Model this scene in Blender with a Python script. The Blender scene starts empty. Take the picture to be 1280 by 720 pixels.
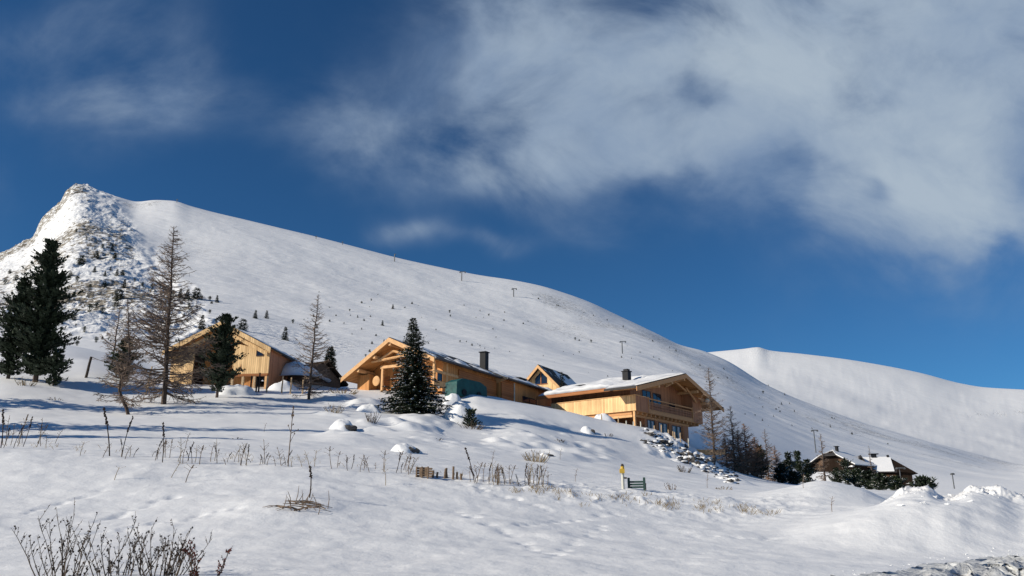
import bpy, math, random
import numpy as np
from mathutils import Vector, Matrix
random.seed(7); rng = np.random.default_rng(7)
sc = bpy.context.scene
COL = sc.collection

# ------------------------------------------------------------ camera
F = 1000.0; HOR = 655.0; PITCH = math.atan((HOR - 360) / F); CZ = 1.6
cp, sp = math.cos(PITCH), math.sin(PITCH)
cam = bpy.data.cameras.new('camera'); camo = bpy.data.objects.new('camera', cam); COL.objects.link(camo)
camo.location = (0, 0, CZ); camo.rotation_euler = (math.pi / 2 + PITCH, 0, 0)
cam.sensor_width = 36; cam.lens = 36 * F / 1280; cam.clip_start = 0.1; cam.clip_end = 20000
sc.camera = camo

# ------------------------------------------------------------ light and exposure
SUN_AZ, SUN_EL = math.radians(21), math.radians(25.5)       # towards the sun: left and slightly behind the camera
S = Vector((-math.cos(SUN_AZ) * math.cos(SUN_EL), -math.sin(SUN_AZ) * math.cos(SUN_EL), math.sin(SUN_EL)))
sl = bpy.data.lights.new('sun', 'SUN'); sl.energy = 5.0; sl.angle = math.radians(0.5); sl.color = (1.0, 0.915, 0.76)
so = bpy.data.objects.new('sun', sl); COL.objects.link(so)
so.rotation_euler = (-S).to_track_quat('-Z', 'Y').to_euler(); so.location = (0, 0, 50)
SKY_STRENGTH = 0.075
sc.view_settings.view_transform = 'Standard'; sc.view_settings.look = 'None'
sc.view_settings.exposure = -0.04; sc.view_settings.gamma = 1; sc.view_settings.use_curve_mapping = False
sc.cycles.max_bounces = 5; sc.cycles.diffuse_bounces = 2; sc.cycles.glossy_bounces = 1

def pix(px, py, D):
    v = 360 - py; k = F * cp - v * sp
    return np.array([(px - 640) / k * D, D, CZ + D * (F * sp + v * cp) / k])

def NT(nt, kind, **kw):
    n = nt.nodes.new(kind)
    for k, val in kw.items(): setattr(n, k, val)
    return n

def math_node(nt, op, a, b=None, c=None, clamp=False):
    n = nt.nodes.new('ShaderNodeMath'); n.operation = op; n.use_clamp = clamp
    for i, x in enumerate((a, b, c)):
        if x is None: continue
        if isinstance(x, (int, float)): n.inputs[i].default_value = x
        else: nt.links.new(x, n.inputs[i])
    return n.outputs[0]

def build_world():
    w = bpy.data.worlds.new('World'); sc.world = w; w.use_nodes = True; nt = w.node_tree; nt.nodes.clear()
    sky = NT(nt, 'ShaderNodeTexSky', sky_type='NISHITA'); sky.sun_disc = False
    sky.sun_elevation = SUN_EL; sky.sun_rotation = math.atan2(S.x, S.y)
    sky.altitude = 1900; sky.air_density = 1.0; sky.dust_density = 0.2; sky.ozone_density = 4.0
    hs = NT(nt, 'ShaderNodeMix', data_type='RGBA', blend_type='MULTIPLY'); hs.inputs[0].default_value = 1
    nt.links.new(sky.outputs[0], hs.inputs[6]); hs.inputs[7].default_value = (0.40, 0.82, 1.06, 1)
    tc = NT(nt, 'ShaderNodeTexCoord'); sep = NT(nt, 'ShaderNodeSeparateXYZ'); nt.links.new(tc.outputs['Generated'], sep.inputs[0])
    yy = math_node(nt, 'MAXIMUM', sep.outputs[1], 0.08)
    a = math_node(nt, 'DIVIDE', sep.outputs[0], yy); b = math_node(nt, 'DIVIDE', sep.outputs[2], yy)
    cmb = NT(nt, 'ShaderNodeCombineXYZ'); nt.links.new(a, cmb.inputs[0]); nt.links.new(b, cmb.inputs[1])
    P2 = cmb.outputs[0]
    # warp
    wn = NT(nt, 'ShaderNodeTexNoise'); wn.inputs['Scale'].default_value = 3.2; wn.inputs['Detail'].default_value = 4
    nt.links.new(P2, wn.inputs['Vector'])
    wv = NT(nt, 'ShaderNodeVectorMath', operation='MULTIPLY_ADD')
    nt.links.new(wn.outputs['Color'], wv.inputs[0]); wv.inputs[1].default_value = (0.26, 0.26, 0); 
    off = NT(nt, 'ShaderNodeVectorMath', operation='ADD'); nt.links.new(P2, off.inputs[0]); off.inputs[1].default_value = (-0.13, -0.13, 0)
    nt.links.new(off.outputs[0], wv.inputs[2]); PW = wv.outputs[0]
    def direction_point(px, py):
        q = pix(px, py, 1.0); return q[0], q[2] - CZ
    # cloud banks: where they stand in the sky (azimuth, elevation), extents, density
    banks = [(1130, 10, 320, 150, 1.0), (1260, 160, 190, 150, .88), (880, 40, 220, 80, .60), (640, 40, 110, 75, .50), (560, 60, 90, 60, .22), (720, 150, 180, 95, .62),
             (960, 130, 170, 110, .62), (800, 190, 120, 50, .26), (1090, 260, 110, 85, .72), (1010, 300, 50, 65, .5), (1140, 315, 60, 40, .28), (1230, 250, 120, 60, .62), (520, 190, 150, 55, .62), (400, 175, 60, 60, .26), (450, 130, 120, 40, .22),
             (620, 220, 110, 35, .28), (190, 70, 120, 75, .55), (60, 30, 90, 40, .40), (130, 140, 65, 60, .45), (240, 130, 90, 40, .34), (512, 305, 40, 24, .85), (606, 325, 50, 18, .6),
             (740, 295, 60, 30, .20), (0, 285, 30, 60, .22), (1200, 310, 60, 20, .15), (862, 112, 34, 26, -.75), (1092, 236, 26, 20, -.6), (965, 205, 60, 24, -.35), (545, 100, 50, 60, -.3), (820, 235, 60, 30, -.3), (640, 165, 30, 20, -.35), (1240, 315, 60, 22, -.3)]
    tot = None
    for (px, py, rx, ry, wt) in banks:
        ca, cb = direction_point(px, py); e1, _ = direction_point(px + rx, py); _, e2 = direction_point(px, py - ry)
        m = NT(nt, 'ShaderNodeVectorMath', operation='SUBTRACT'); nt.links.new(PW, m.inputs[0]); m.inputs[1].default_value = (ca, cb, 0)
        d = NT(nt, 'ShaderNodeVectorMath', operation='DIVIDE'); nt.links.new(m.outputs[0], d.inputs[0]); d.inputs[1].default_value = (e1 - ca, e2 - cb, 1)
        dot = NT(nt, 'ShaderNodeVectorMath', operation='DOT_PRODUCT'); nt.links.new(d.outputs[0], dot.inputs[0]); nt.links.new(d.outputs[0], dot.inputs[1])
        g = math_node(nt, 'MULTIPLY', math_node(nt, 'EXPONENT', math_node(nt, 'MULTIPLY', dot.outputs['Value'], -0.85)), wt)
        tot = g if tot is None else math_node(nt, 'ADD', tot, g)
    n1 = NT(nt, 'ShaderNodeTexNoise'); n1.inputs['Scale'].default_value = 4.4; n1.inputs['Detail'].default_value = 10; n1.inputs['Roughness'].default_value = .58
    n1.inputs['Distortion'].default_value = .35
    mp = NT(nt, 'ShaderNodeMapping'); mp.inputs['Location'].default_value = (3.1, 1.7, 0); mp.inputs['Scale'].default_value = (1, 1.25, 1); mp.inputs['Rotation'].default_value = (0, 0, .5)
    nt.links.new(P2, mp.inputs[0]); nt.links.new(mp.outputs[0], n1.inputs['Vector'])
    nz = math_node(nt, 'MULTIPLY', math_node(nt, 'SUBTRACT', n1.outputs['Fac'], 0.51), 2.0)
    n4 = NT(nt, 'ShaderNodeTexNoise'); n4.inputs['Scale'].default_value = 3.6; n4.inputs['Detail'].default_value = 8; n4.inputs['Roughness'].default_value = .6; nt.links.new(PW, n4.inputs['Vector'])
    nz2 = math_node(nt, 'MULTIPLY', math_node(nt, 'SUBTRACT', n4.outputs['Fac'], 0.5), 2.0)
    amp = math_node(nt, 'MULTIPLY_ADD', math_node(nt, 'MINIMUM', tot, 1.0), 1.7, 0.12)
    dens = math_node(nt, 'ADD', tot, math_node(nt, 'MULTIPLY', nz, amp))
    mr = NT(nt, 'ShaderNodeMapRange', interpolation_type='SMOOTHSTEP'); nt.links.new(dens, mr.inputs[0])
    mr.inputs[1].default_value = 0.0; mr.inputs[2].default_value = 1.7; mr.inputs[3].default_value = 0; mr.inputs[4].default_value = 0.94
    # cloud brightness: thin parts bluish, thick parts pale grey
    br = NT(nt, 'ShaderNodeMapRange'); nt.links.new(math_node(nt, 'ADD', math_node(nt, 'MULTIPLY', tot, .45), math_node(nt, 'MULTIPLY', nz2, 1.1)), br.inputs[0]); br.inputs[1].default_value = -.1; br.inputs[2].default_value = 1.0
    cr = NT(nt, 'ShaderNodeMix', data_type='RGBA'); nt.links.new(br.outputs[0], cr.inputs[0])
    k = 1.0 / SKY_STRENGTH * 1.15
    cr.inputs[6].default_value = (.16 * k, .24 * k, .38 * k, 1); cr.inputs[7].default_value = (.375 * k, .45 * k, .53 * k, 1)
    mx = NT(nt, 'ShaderNodeMix', data_type='RGBA'); nt.links.new(mr.outputs[0], mx.inputs[0]); nt.links.new(hs.outputs[2], mx.inputs[6]); nt.links.new(cr.outputs[2], mx.inputs[7])
    bg = NT(nt, 'ShaderNodeBackground'); nt.links.new(mx.outputs[2], bg.inputs[0]); bg.inputs[1].default_value = SKY_STRENGTH
    out = NT(nt, 'ShaderNodeOutputWorld'); nt.links.new(bg.outputs[0], out.inputs[0])
build_world()

# ------------------------------------------------------------ materials
def new_mat(name, rough=.8, spec=.25):
    m = bpy.data.materials.new(name); m.use_nodes = True; nt = m.node_tree; b = nt.nodes['Principled BSDF']
    b.inputs['Roughness'].default_value = rough; b.inputs['Specular IOR Level'].default_value = spec
    return m, nt, b

def flat_mat(name, col, rough=.8, var=.25, scale=6.0, spec=.25, bump=0.0, stretch=(1, 1, 1), coord='Object'):
    """base colour varied by noise in object space"""
    m, nt, b = new_mat(name, rough, spec)
    tc = NT(nt, 'ShaderNodeTexCoord'); mp = NT(nt, 'ShaderNodeMapping'); mp.inputs['Scale'].default_value = stretch
    nt.links.new(tc.outputs[coord], mp.inputs[0])
    n = NT(nt, 'ShaderNodeTexNoise'); n.inputs['Scale'].default_value = scale; n.inputs['Detail'].default_value = 5; nt.links.new(mp.outputs[0], n.inputs['Vector'])
    r = NT(nt, 'ShaderNodeValToRGB'); r.color_ramp.elements[0].position = .3; r.color_ramp.elements[1].position = .72
    r.color_ramp.elements[0].color = tuple(c * (1 - var) for c in col) + (1,); r.color_ramp.elements[1].color = tuple(min(1, c * (1 + var)) for c in col) + (1,)
    nt.links.new(n.outputs['Fac'], r.inputs[0]); nt.links.new(r.outputs[0], b.inputs['Base Color'])
    if bump:
        bp = NT(nt, 'ShaderNodeBump'); bp.inputs['Strength'].default_value = .7; bp.inputs['Distance'].default_value = bump
        nt.links.new(n.outputs['Fac'], bp.inputs['Height']); nt.links.new(bp.outputs[0], b.inputs['Normal'])
    return m

def board_mat(name, col, board=.18, vertical=True, dark=.55, var=.27):
    """timber boarding in object space: joints between boards, each board its own tone, grain along it"""
    m, nt, b = new_mat(name, .62, .3)
    tc = NT(nt, 'ShaderNodeTexCoord'); sep = NT(nt, 'ShaderNodeSeparateXYZ'); nt.links.new(tc.outputs['Object'], sep.inputs[0])
    if vertical: c = math_node(nt, 'ADD', sep.outputs[0], sep.outputs[1])
    else: c = sep.outputs[2]
    q = math_node(nt, 'DIVIDE', c, board); fr = math_node(nt, 'FRACT', q); fl = math_node(nt, 'FLOOR', q)
    wn = NT(nt, 'ShaderNodeTexWhiteNoise', noise_dimensions='1D'); nt.links.new(fl, wn.inputs['W'])
    mp = NT(nt, 'ShaderNodeMapping'); mp.inputs['Scale'].default_value = (9, 9, .8) if vertical else (.8, .8, 12)
    nt.links.new(tc.outputs['Object'], mp.inputs[0]); n = NT(nt, 'ShaderNodeTexNoise'); n.inputs['Scale'].default_value = 1.5; n.inputs['Detail'].default_value = 6
    nt.links.new(mp.outputs[0], n.inputs['Vector'])
    n2 = NT(nt, 'ShaderNodeTexNoise'); n2.inputs['Scale'].default_value = .5; n2.inputs['Detail'].default_value = 3; nt.links.new(tc.outputs['Object'], n2.inputs['Vector'])
    t = math_node(nt, 'ADD', math_node(nt, 'MULTIPLY', wn.outputs['Value'], .4), math_node(nt, 'MULTIPLY', n.outputs['Fac'], .5))
    t = math_node(nt, 'ADD', t, math_node(nt, 'MULTIPLY', math_node(nt, 'SUBTRACT', n2.outputs['Fac'], .5), .7))
    r = NT(nt, 'ShaderNodeValToRGB'); r.color_ramp.elements[0].position = .15; r.color_ramp.elements[1].position = .75
    r.color_ramp.elements[0].color = (col[0] * (1 - var), col[1] * (1 - var * 1.2), col[2] * (1 - var * 1.4), 1)
    r.color_ramp.elements[1].color = (col[0] * (1 + var), col[1] * (1 + var), col[2] * (1 + var), 1); nt.links.new(t, r.inputs[0])
    j = math_node(nt, 'LESS_THAN', fr, .12)
    mx = NT(nt, 'ShaderNodeMix', data_type='RGBA'); nt.links.new(math_node(nt, 'MULTIPLY', j, dark), mx.inputs[0]); nt.links.new(r.outputs[0], mx.inputs[6])
    mx.inputs[7].default_value = (col[0] * .25, col[1] * .2, col[2] * .2, 1); nt.links.new(mx.outputs[2], b.inputs['Base Color'])
    bp = NT(nt, 'ShaderNodeBump'); bp.inputs['Distance'].default_value = .02; bp.inputs['Strength'].default_value = .6
    nt.links.new(math_node(nt, 'SUBTRACT', math_node(nt, 'MULTIPLY', n.outputs['Fac'], .3), j), bp.inputs['Height']); nt.links.new(bp.outputs[0], b.inputs['Normal'])
    return m

def board_mat_old(*a):
    m = board_mat(*a); b = m.node_tree.nodes['Principled BSDF']; b.inputs['Roughness'].default_value = .95; b.inputs['Specular IOR Level'].default_value = .05
    return m

def snow_material(name='snow', terrain=False, col=(.85, .85, .86)):
    m, nt, b = new_mat(name, .55, .3)
    tc = NT(nt, 'ShaderNodeTexCoord'); O = tc.outputs['Object']
    n1 = NT(nt, 'ShaderNodeTexNoise'); n1.inputs['Scale'].default_value = 9.0; n1.inputs['Detail'].default_value = 6; n1.inputs['Roughness'].default_value = .6; nt.links.new(O, n1.inputs['Vector'])
    n2 = NT(nt, 'ShaderNodeTexNoise'); n2.inputs['Scale'].default_value = .9; n2.inputs['Detail'].default_value = 7; n2.inputs['Roughness'].default_value = .58; nt.links.new(O, n2.inputs['Vector'])
    b1 = NT(nt, 'ShaderNodeBump'); b1.inputs['Distance'].default_value = .03; b1.inputs['Strength'].default_value = .5; nt.links.new(n1.outputs['Fac'], b1.inputs['Height'])
    b2 = NT(nt, 'ShaderNodeBump'); b2.inputs['Distance'].default_value = .16; b2.inputs['Strength'].default_value = .13; nt.links.new(n2.outputs['Fac'], b2.inputs['Height'])
    nt.links.new(b1.outputs[0], b2.inputs['Normal'])
    last = b2.outputs[0]
    mx = NT(nt, 'ShaderNodeMix', data_type='RGBA'); nt.links.new(n2.outputs['Fac'], mx.inputs[0])
    mx.inputs[6].default_value = (col[0] * .94, col[1] * .95, col[2] * .965, 1); mx.inputs[7].default_value = (*[min(.93, c * 1.05) for c in col], 1)
    colour = mx.outputs[2]
    if terrain:
        # wide wind-shaped relief of the mountain snow
        n3 = NT(nt, 'ShaderNodeTexNoise'); n3.inputs['Scale'].default_value = .035; n3.inputs['Detail'].default_value = 8; n3.inputs['Roughness'].default_value = .55; n3.inputs['Distortion'].default_value = .6
        mp3 = NT(nt, 'ShaderNodeMapping'); mp3.inputs['Rotation'].default_value = (0, 0, .5); mp3.inputs['Scale'].default_value = (.6, 1.6, 1); nt.links.new(O, mp3.inputs[0]); nt.links.new(mp3.outputs[0], n3.inputs['Vector'])
        am = NT(nt, 'ShaderNodeAttribute', attribute_name='mountain')
        b3 = NT(nt, 'ShaderNodeBump'); b3.inputs['Distance'].default_value = 6.0; nt.links.new(n3.outputs['Fac'], b3.inputs['Height'])
        nt.links.new(math_node(nt, 'MULTIPLY', am.outputs['Fac'], .28), b3.inputs['Strength']); nt.links.new(last, b3.inputs['Normal']); last = b3.outputs[0]
        # rock showing through
        ar = NT(nt, 'ShaderNodeAttribute', attribute_name='rock')
        nr = NT(nt, 'ShaderNodeTexNoise'); nr.inputs['Scale'].default_value = .15; nr.inputs['Detail'].default_value = 9; nr.inputs['Roughness'].default_value = .68; nr.inputs['Distortion'].default_value = .8
        mpr = NT(nt, 'ShaderNodeMapping'); mpr.inputs['Scale'].default_value = (1, .6, 1.9); nt.links.new(O, mpr.inputs[0]); nt.links.new(mpr.outputs[0], nr.inputs['Vector'])
        thr = math_node(nt, 'SUBTRACT', .80, math_node(nt, 'MULTIPLY', ar.outputs['Fac'], .345))
        mrr = NT(nt, 'ShaderNodeMapRange'); nt.links.new(math_node(nt, 'SUBTRACT', nr.outputs['Fac'], thr), mrr.inputs[0]); mrr.inputs[1].default_value = 0; mrr.inputs[2].default_value = .05
        rc = NT(nt, 'ShaderNodeMix', data_type='RGBA'); nt.links.new(n3.outputs['Fac'], rc.inputs[0]); rc.inputs[6].default_value = (.10, .09, .075, 1); rc.inputs[7].default_value = (.34, .29, .22, 1)
        mm = NT(nt, 'ShaderNodeMix', data_type='RGBA'); nt.links.new(mrr.outputs[0], mm.inputs[0]); nt.links.new(colour, mm.inputs[6]); nt.links.new(rc.outputs[2], mm.inputs[7]); colour = mm.outputs[2]
        nb = NT(nt, 'ShaderNodeTexNoise'); nb.inputs['Scale'].default_value = .22; nb.inputs['Detail'].default_value = 7; nt.links.new(O, nb.inputs['Vector'])
        b4 = NT(nt, 'ShaderNodeBump'); b4.inputs['Distance'].default_value = 5.0; nt.links.new(nb.outputs['Fac'], b4.inputs['Height'])
        nt.links.new(math_node(nt, 'MULTIPLY', ar.outputs['Fac'], .8), b4.inputs['Strength']); nt.links.new(last, b4.inputs['Normal']); last = b4.outputs[0]
        # dead grass and heather tips poking through on the slopes
        at = NT(nt, 'ShaderNodeAttribute', attribute_name='tuft')
        nk = NT(nt, 'ShaderNodeTexNoise'); nk.inputs['Scale'].default_value = .55; nk.inputs['Detail'].default_value = 3; nk.inputs['Roughness'].default_value = .7
        mpk = NT(nt, 'ShaderNodeMapping'); mpk.inputs['Rotation'].default_value = (0, 0, -.35); mpk.inputs['Scale'].default_value = (.5, 1.3, 1); nt.links.new(O, mpk.inputs[0]); nt.links.new(mpk.outputs[0], nk.inputs['Vector'])
        kt = math_node(nt, 'SUBTRACT', .80, math_node(nt, 'MULTIPLY', at.outputs['Fac'], .30))
        mk = NT(nt, 'ShaderNodeMapRange'); nt.links.new(math_node(nt, 'SUBTRACT', nk.outputs['Fac'], kt), mk.inputs[0]); mk.inputs[1].default_value = 0; mk.inputs[2].default_value = .06; mk.inputs[4].default_value = .7
        mm2 = NT(nt, 'ShaderNodeMix', data_type='RGBA'); nt.links.new(mk.outputs[0], mm2.inputs[0]); nt.links.new(colour, mm2.inputs[6]); mm2.inputs[7].default_value = (.20, .19, .17, 1); colour = mm2.outputs[2]
    nt.links.new(colour, b.inputs['Base Color']); nt.links.new(last, b.inputs['Normal'])
    return m

M = dict(
    ground=snow_material('snow_ground', True), snow=snow_material('snow_cover'),
    road=flat_mat('packed_snow', (.56, .57, .58), .6, .25, 7.0, bump=.10),
    timber=board_mat('new_timber', (.60, .275, .09), .20, True), timber_h=board_mat('new_timber_planks', (.55, .28, .10), .16, False),
    timber_pale=board_mat('pale_timber', (.80, .54, .27), .22, True), log=board_mat('brown_timber', (.38, .145, .045), .24, False, .6),
    beam=flat_mat('beam_timber', (.58, .29, .12), .6, .18, 3, stretch=(4, 4, 4)), beam_pale=flat_mat('pale_beam', (.68, .39, .18), .6, .15, 3),
    timber_brown=board_mat('shaded_brown_timber', (.42, .19, .095), .20, True, .5), old_wood=board_mat_old('old_dark_wood', (.026, .018, .014), .25, True, .6),  # brown chalet boards, darkened in colour for the shade on sun-averted faces
    shingle=flat_mat('roof_shingle', (.045, .042, .042), .7, .35, 8), metal=flat_mat('dark_sheet_metal', (.012, .013, .017), .6, .2, 5, spec=.2),
    gutter=flat_mat('gutter_metal', (.04, .04, .045), .35, .2, 4, spec=.5), glass=flat_mat('window_glass', (.012, .018, .035), .08, .2, 1, spec=.6),
    frame=flat_mat('window_frame', (.10, .05, .025), .6, .2, 5), teal=flat_mat('teal_tarpaulin', (.012, .075, .075), .5, .25, 2, bump=.05),
    curtain=flat_mat('pale_curtain', (.42, .44, .46), .8, .2, 4, stretch=(4, 4, .5)),
    post=flat_mat('post_wood', (.50, .36, .22), .8, .3, 8), dark_post=flat_mat('dark_post_wood', (.05, .038, .03), .85, .3, 6),
    needles=flat_mat('dark_needles', (.027, .040, .023), .75, .45, 2.2, coord='Object'), needles2=flat_mat('green_needles', (.035, .052, .026), .75, .4, 2.2),
    bark=flat_mat('bark', (.085, .062, .050), .9, .35, 7, bump=.03), larch=flat_mat('larch_twig', (.20, .145, .11), .9, .35, 3), larch_red=flat_mat('red_brown_twig', (.27, .16, .105), .9, .35, 3),
    rock=flat_mat('rock', (.075, .07, .068), .9, .4, 2.5, bump=.12), twig=flat_mat('shrub_twig', (.10, .075, .055), .9, .35, 9),
    straw=flat_mat('dead_grass', (.30, .23, .14), .9, .35, 5), stalk=flat_mat('dead_stalk', (.18, .125, .085), .9, .35, 9), seed=flat_mat('seed_head', (.045, .028, .02), .95, .4, 12),
    redleaf=flat_mat('dry_red_leaf', (.20, .045, .025), .8, .4, 9), steel=flat_mat('lift_steel', (.10, .105, .11), .5, .2, 3, spec=.5),
    yellow=flat_mat('yellow_paint', (.62, .40, .06), .6, .15, 3), green=flat_mat('dark_green_paint', (.02, .05, .045), .6, .25, 3), white=flat_mat('white_paint', (.62, .60, .52), .6, .15, 3),
)

# ------------------------------------------------------------ terrain
def pchip(x, y, xq):
    x = np.asarray(x, float); y = np.asarray(y, float); h = np.diff(x); d = np.diff(y) / h
    m = np.zeros_like(y)
    w1 = 2 * h[1:] + h[:-1]; w2 = h[1:] + 2 * h[:-1]
    ok = d[:-1] * d[1:] > 0
    with np.errstate(all='ignore'):
        mm = (w1 + w2) / (w1 / d[:-1] + w2 / d[1:])
    m[1:-1] = np.where(ok, mm, 0); m[0] = d[0]; m[-1] = d[-1]
    xq = np.clip(xq, x[0], x[-1]); i = np.clip(np.searchsorted(x, xq) - 1, 0, len(x) - 2)
    t = (xq - x[i]) / h[i]; hh = h[i]
    return ((1 + 2 * t) * (1 - t) ** 2 * y[i] + t * (1 - t) ** 2 * hh * m[i] + t * t * (3 - 2 * t) * y[i + 1] + t * t * (t - 1) * hh * m[i + 1])

ROWS = {
 11: [(0, 720), (300, 718), (600, 722), (900, 730), (1280, 742)],
 13.5: [(0, 690), (300, 688), (600, 696), (900, 706), (1100, 714), (1280, 722)],
 16.5: [(0, 657), (300, 656), (500, 664), (800, 683), (950, 690), (1080, 695), (1280, 699)],
 19.5: [(0, 626), (300, 624), (500, 636), (700, 652), (850, 664), (970, 666), (1040, 652), (1110, 637), (1150, 632), (1200, 634), (1240, 640), (1280, 648)],
 22.5: [(0, 592), (200, 596), (350, 600), (500, 612), (650, 626), (800, 642), (920, 652), (1000, 648), (1060, 639), (1095, 632), (1130, 614), (1158, 612), (1182, 625), (1198, 622), (1216, 610), (1245, 612), (1270, 618), (1300, 620)],
 26: [(0, 563), (200, 572), (400, 581), (550, 592), (700, 607), (800, 618), (900, 628), (960, 634), (1030, 634), (1100, 634), (1140, 640), (1280, 640)],
 31: [(0, 554), (200, 559), (400, 571), (550, 583), (650, 596), (750, 607), (850, 613), (930, 617), (985, 610), (1030, 602), (1075, 609), (1110, 624), (1150, 640), (1280, 638)],
 38: [(0, 546), (200, 551), (400, 562), (550, 573), (650, 584), (750, 597), (850, 607), (930, 614), (985, 617), (1030, 614), (1080, 620), (1150, 634), (1280, 634)],
 48: [(0, 526), (150, 530), (300, 537), (450, 548), (600, 562), (700, 575), (800, 592), (880, 602), (950, 609), (1050, 616), (1280, 628)],
 60: [(0, 498), (150, 511), (300, 514), (400, 519), (500, 528), (600, 543), (700, 558), (800, 578), (880, 594), (950, 606), (1050, 613), (1280, 624)],
 74: [(0, 474), (150, 491), (200, 494), (300, 497), (400, 503), (500, 510), (600, 519), (640, 522), (700, 536), (800, 558), (860, 575), (920, 597), (960, 607), (1050, 613), (1280, 620)],
 84: [(0, 458), (100, 461), (200, 481), (300, 485), (400, 489), (500, 493), (560, 493), (610, 495), (650, 504), (700, 514), (760, 527), (810, 537), (840, 549), (870, 566), (900, 584), (960, 604), (1050, 612), (1280, 618)],
 94: [(0, 444), (60, 440), (130, 452), (200, 474), (300, 480), (345, 480), (400, 485), (460, 486), (560, 490), (640, 502), (700, 513), (760, 526), (810, 537), (850, 552), (880, 572), (920, 592), (970, 604), (1050, 611), (1280, 616)],
 110: [(0, 434), (60, 430), (130, 440), (200, 468), (300, 474), (400, 480), (460, 482), (560, 488), (640, 499), (700, 510), (760, 523), (810, 534), (850, 548), (880, 566), (920, 588), (970, 603), (1050, 610), (1280, 614)],
 140: [(0, 436), (60, 434), (130, 443), (200, 464), (300, 468), (400, 474), (500, 480), (600, 484), (700, 494), (800, 516), (850, 533), (900, 562), (960, 594), (1050, 608), (1280, 612)],
 190: [(0, 436), (100, 438), (200, 450), (300, 456), (400, 465), (500, 473), (600, 479), (700, 488), (800, 506), (900, 545), (960, 575), (1050, 603), (1150, 608), (1280, 610)],
 260: [(0, 420), (100, 425), (200, 433), (300, 438), (400, 452), (500, 462), (600, 470), (700, 480), (800, 496), (900, 530), (960, 555), (1050, 588), (1150, 604), (1280, 606)],
 350: [(0, 402), (100, 403), (200, 411), (300, 418), (400, 434), (500, 446), (600, 459), (700, 471), (800, 487), (900, 514), (960, 537), (1050, 568), (1150, 588), (1280, 600)],
 470: [(0, 385), (60, 378), (100, 374), (160, 374), (200, 384), (300, 395), (400, 410), (500, 425), (600, 441), (700, 456), (800, 472), (900, 497), (960, 520), (1050, 549), (1150, 571), (1280, 593)],
 620: [(0, 365), (60, 344), (100, 333), (150, 334), (200, 349), (300, 364), (400, 381), (500, 399), (600, 417), (700, 435), (800, 454), (900, 480), (960, 504), (1050, 533), (1150, 560), (1280, 588)],
 800: [(-300, 420), (0, 340), (40, 322), (70, 294), (100, 274), (150, 288), (200, 303), (300, 320), (400, 340), (500, 361), (600, 381), (700, 402), (800, 424), (900, 459), (960, 487), (1050, 520), (1150, 549), (1280, 584)],
 1000: [(-300, 425), (-60, 345), (0, 320), (22, 308), (40, 301), (50, 280), (62, 268), (75, 256), (84, 241), (97, 236), (112, 237), (125, 241), (150, 247), (172, 252), (195, 250), (216, 251), (240, 258), (270, 266), (300, 273), (350, 285), (400, 297), (450, 310), (500, 323), (550, 334), (600, 344), (640, 350), (675, 357), (705, 366), (738, 378), (770, 393), (800, 407), (825, 419), (850, 431), (880, 439), (907, 450), (960, 482), (1054, 520), (1121, 542), (1200, 562), (1280, 582), (1500, 625)],
 1120: [(-300, 480), (0, 390), (100, 310), (200, 310), (400, 360), (600, 410), (750, 455), (850, 500), (960, 545), (1121, 585), (1280, 605), (1500, 640)],
 1400: [(-300, 590), (0, 560), (200, 560), (600, 590), (880, 600), (1000, 600), (1121, 605), (1280, 612), (1500, 640)],
 1750: [(0, 620), (600, 600), (800, 550), (880, 525), (950, 528), (1050, 538), (1121, 548), (1200, 558), (1280, 570), (1500, 600)],
 2050: [(0, 600), (600, 560), (800, 490), (880, 478), (945, 478), (1050, 492), (1121, 505), (1200, 518), (1280, 530), (1500, 575)],
 2350: [(0, 580), (600, 520), (800, 458), (880, 441), (910, 438), (930, 436), (947, 434), (962, 438), (1000, 442), (1050, 448), (1100, 456), (1150, 466), (1200, 479), (1230, 484), (1280, 487), (1500, 500)],
 2700: [(0, 560), (700, 520), (950, 480), (1280, 525), (1500, 540)],
 4000: [(0, 640), (1280, 640)],
}
DK = np.array(sorted(ROWS)); LK = np.log(DK)
PXG = np.arange(-700, 2101, 3.0)
rowsv = np.array([pchip([-701] + [p[0] for p in ROWS[d] if p[0] > -700] + [2101], [ROWS[d][0][1]] + [p[1] for p in ROWS[d] if p[0] > -700] + [ROWS[d][-1][1]], PXG) for d in DK])
LG = np.linspace(LK[0], LK[-1], 1200)
TAB = np.stack([pchip(LK, rowsv[:, i], LG) for i in range(len(PXG))], 1)

def tab(px, D):
    a = np.clip((px - PXG[0]) / 3.0, 0, len(PXG) - 1.001); b = np.clip((np.log(D) - LG[0]) / (LG[1] - LG[0]), 0, len(LG) - 1.001)
    i = a.astype(int); j = b.astype(int); u = a - i; v = b - j
    return (TAB[j, i] * (1 - u) + TAB[j, i + 1] * u) * (1 - v) + (TAB[j + 1, i] * (1 - u) + TAB[j + 1, i + 1] * u) * v

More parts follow.
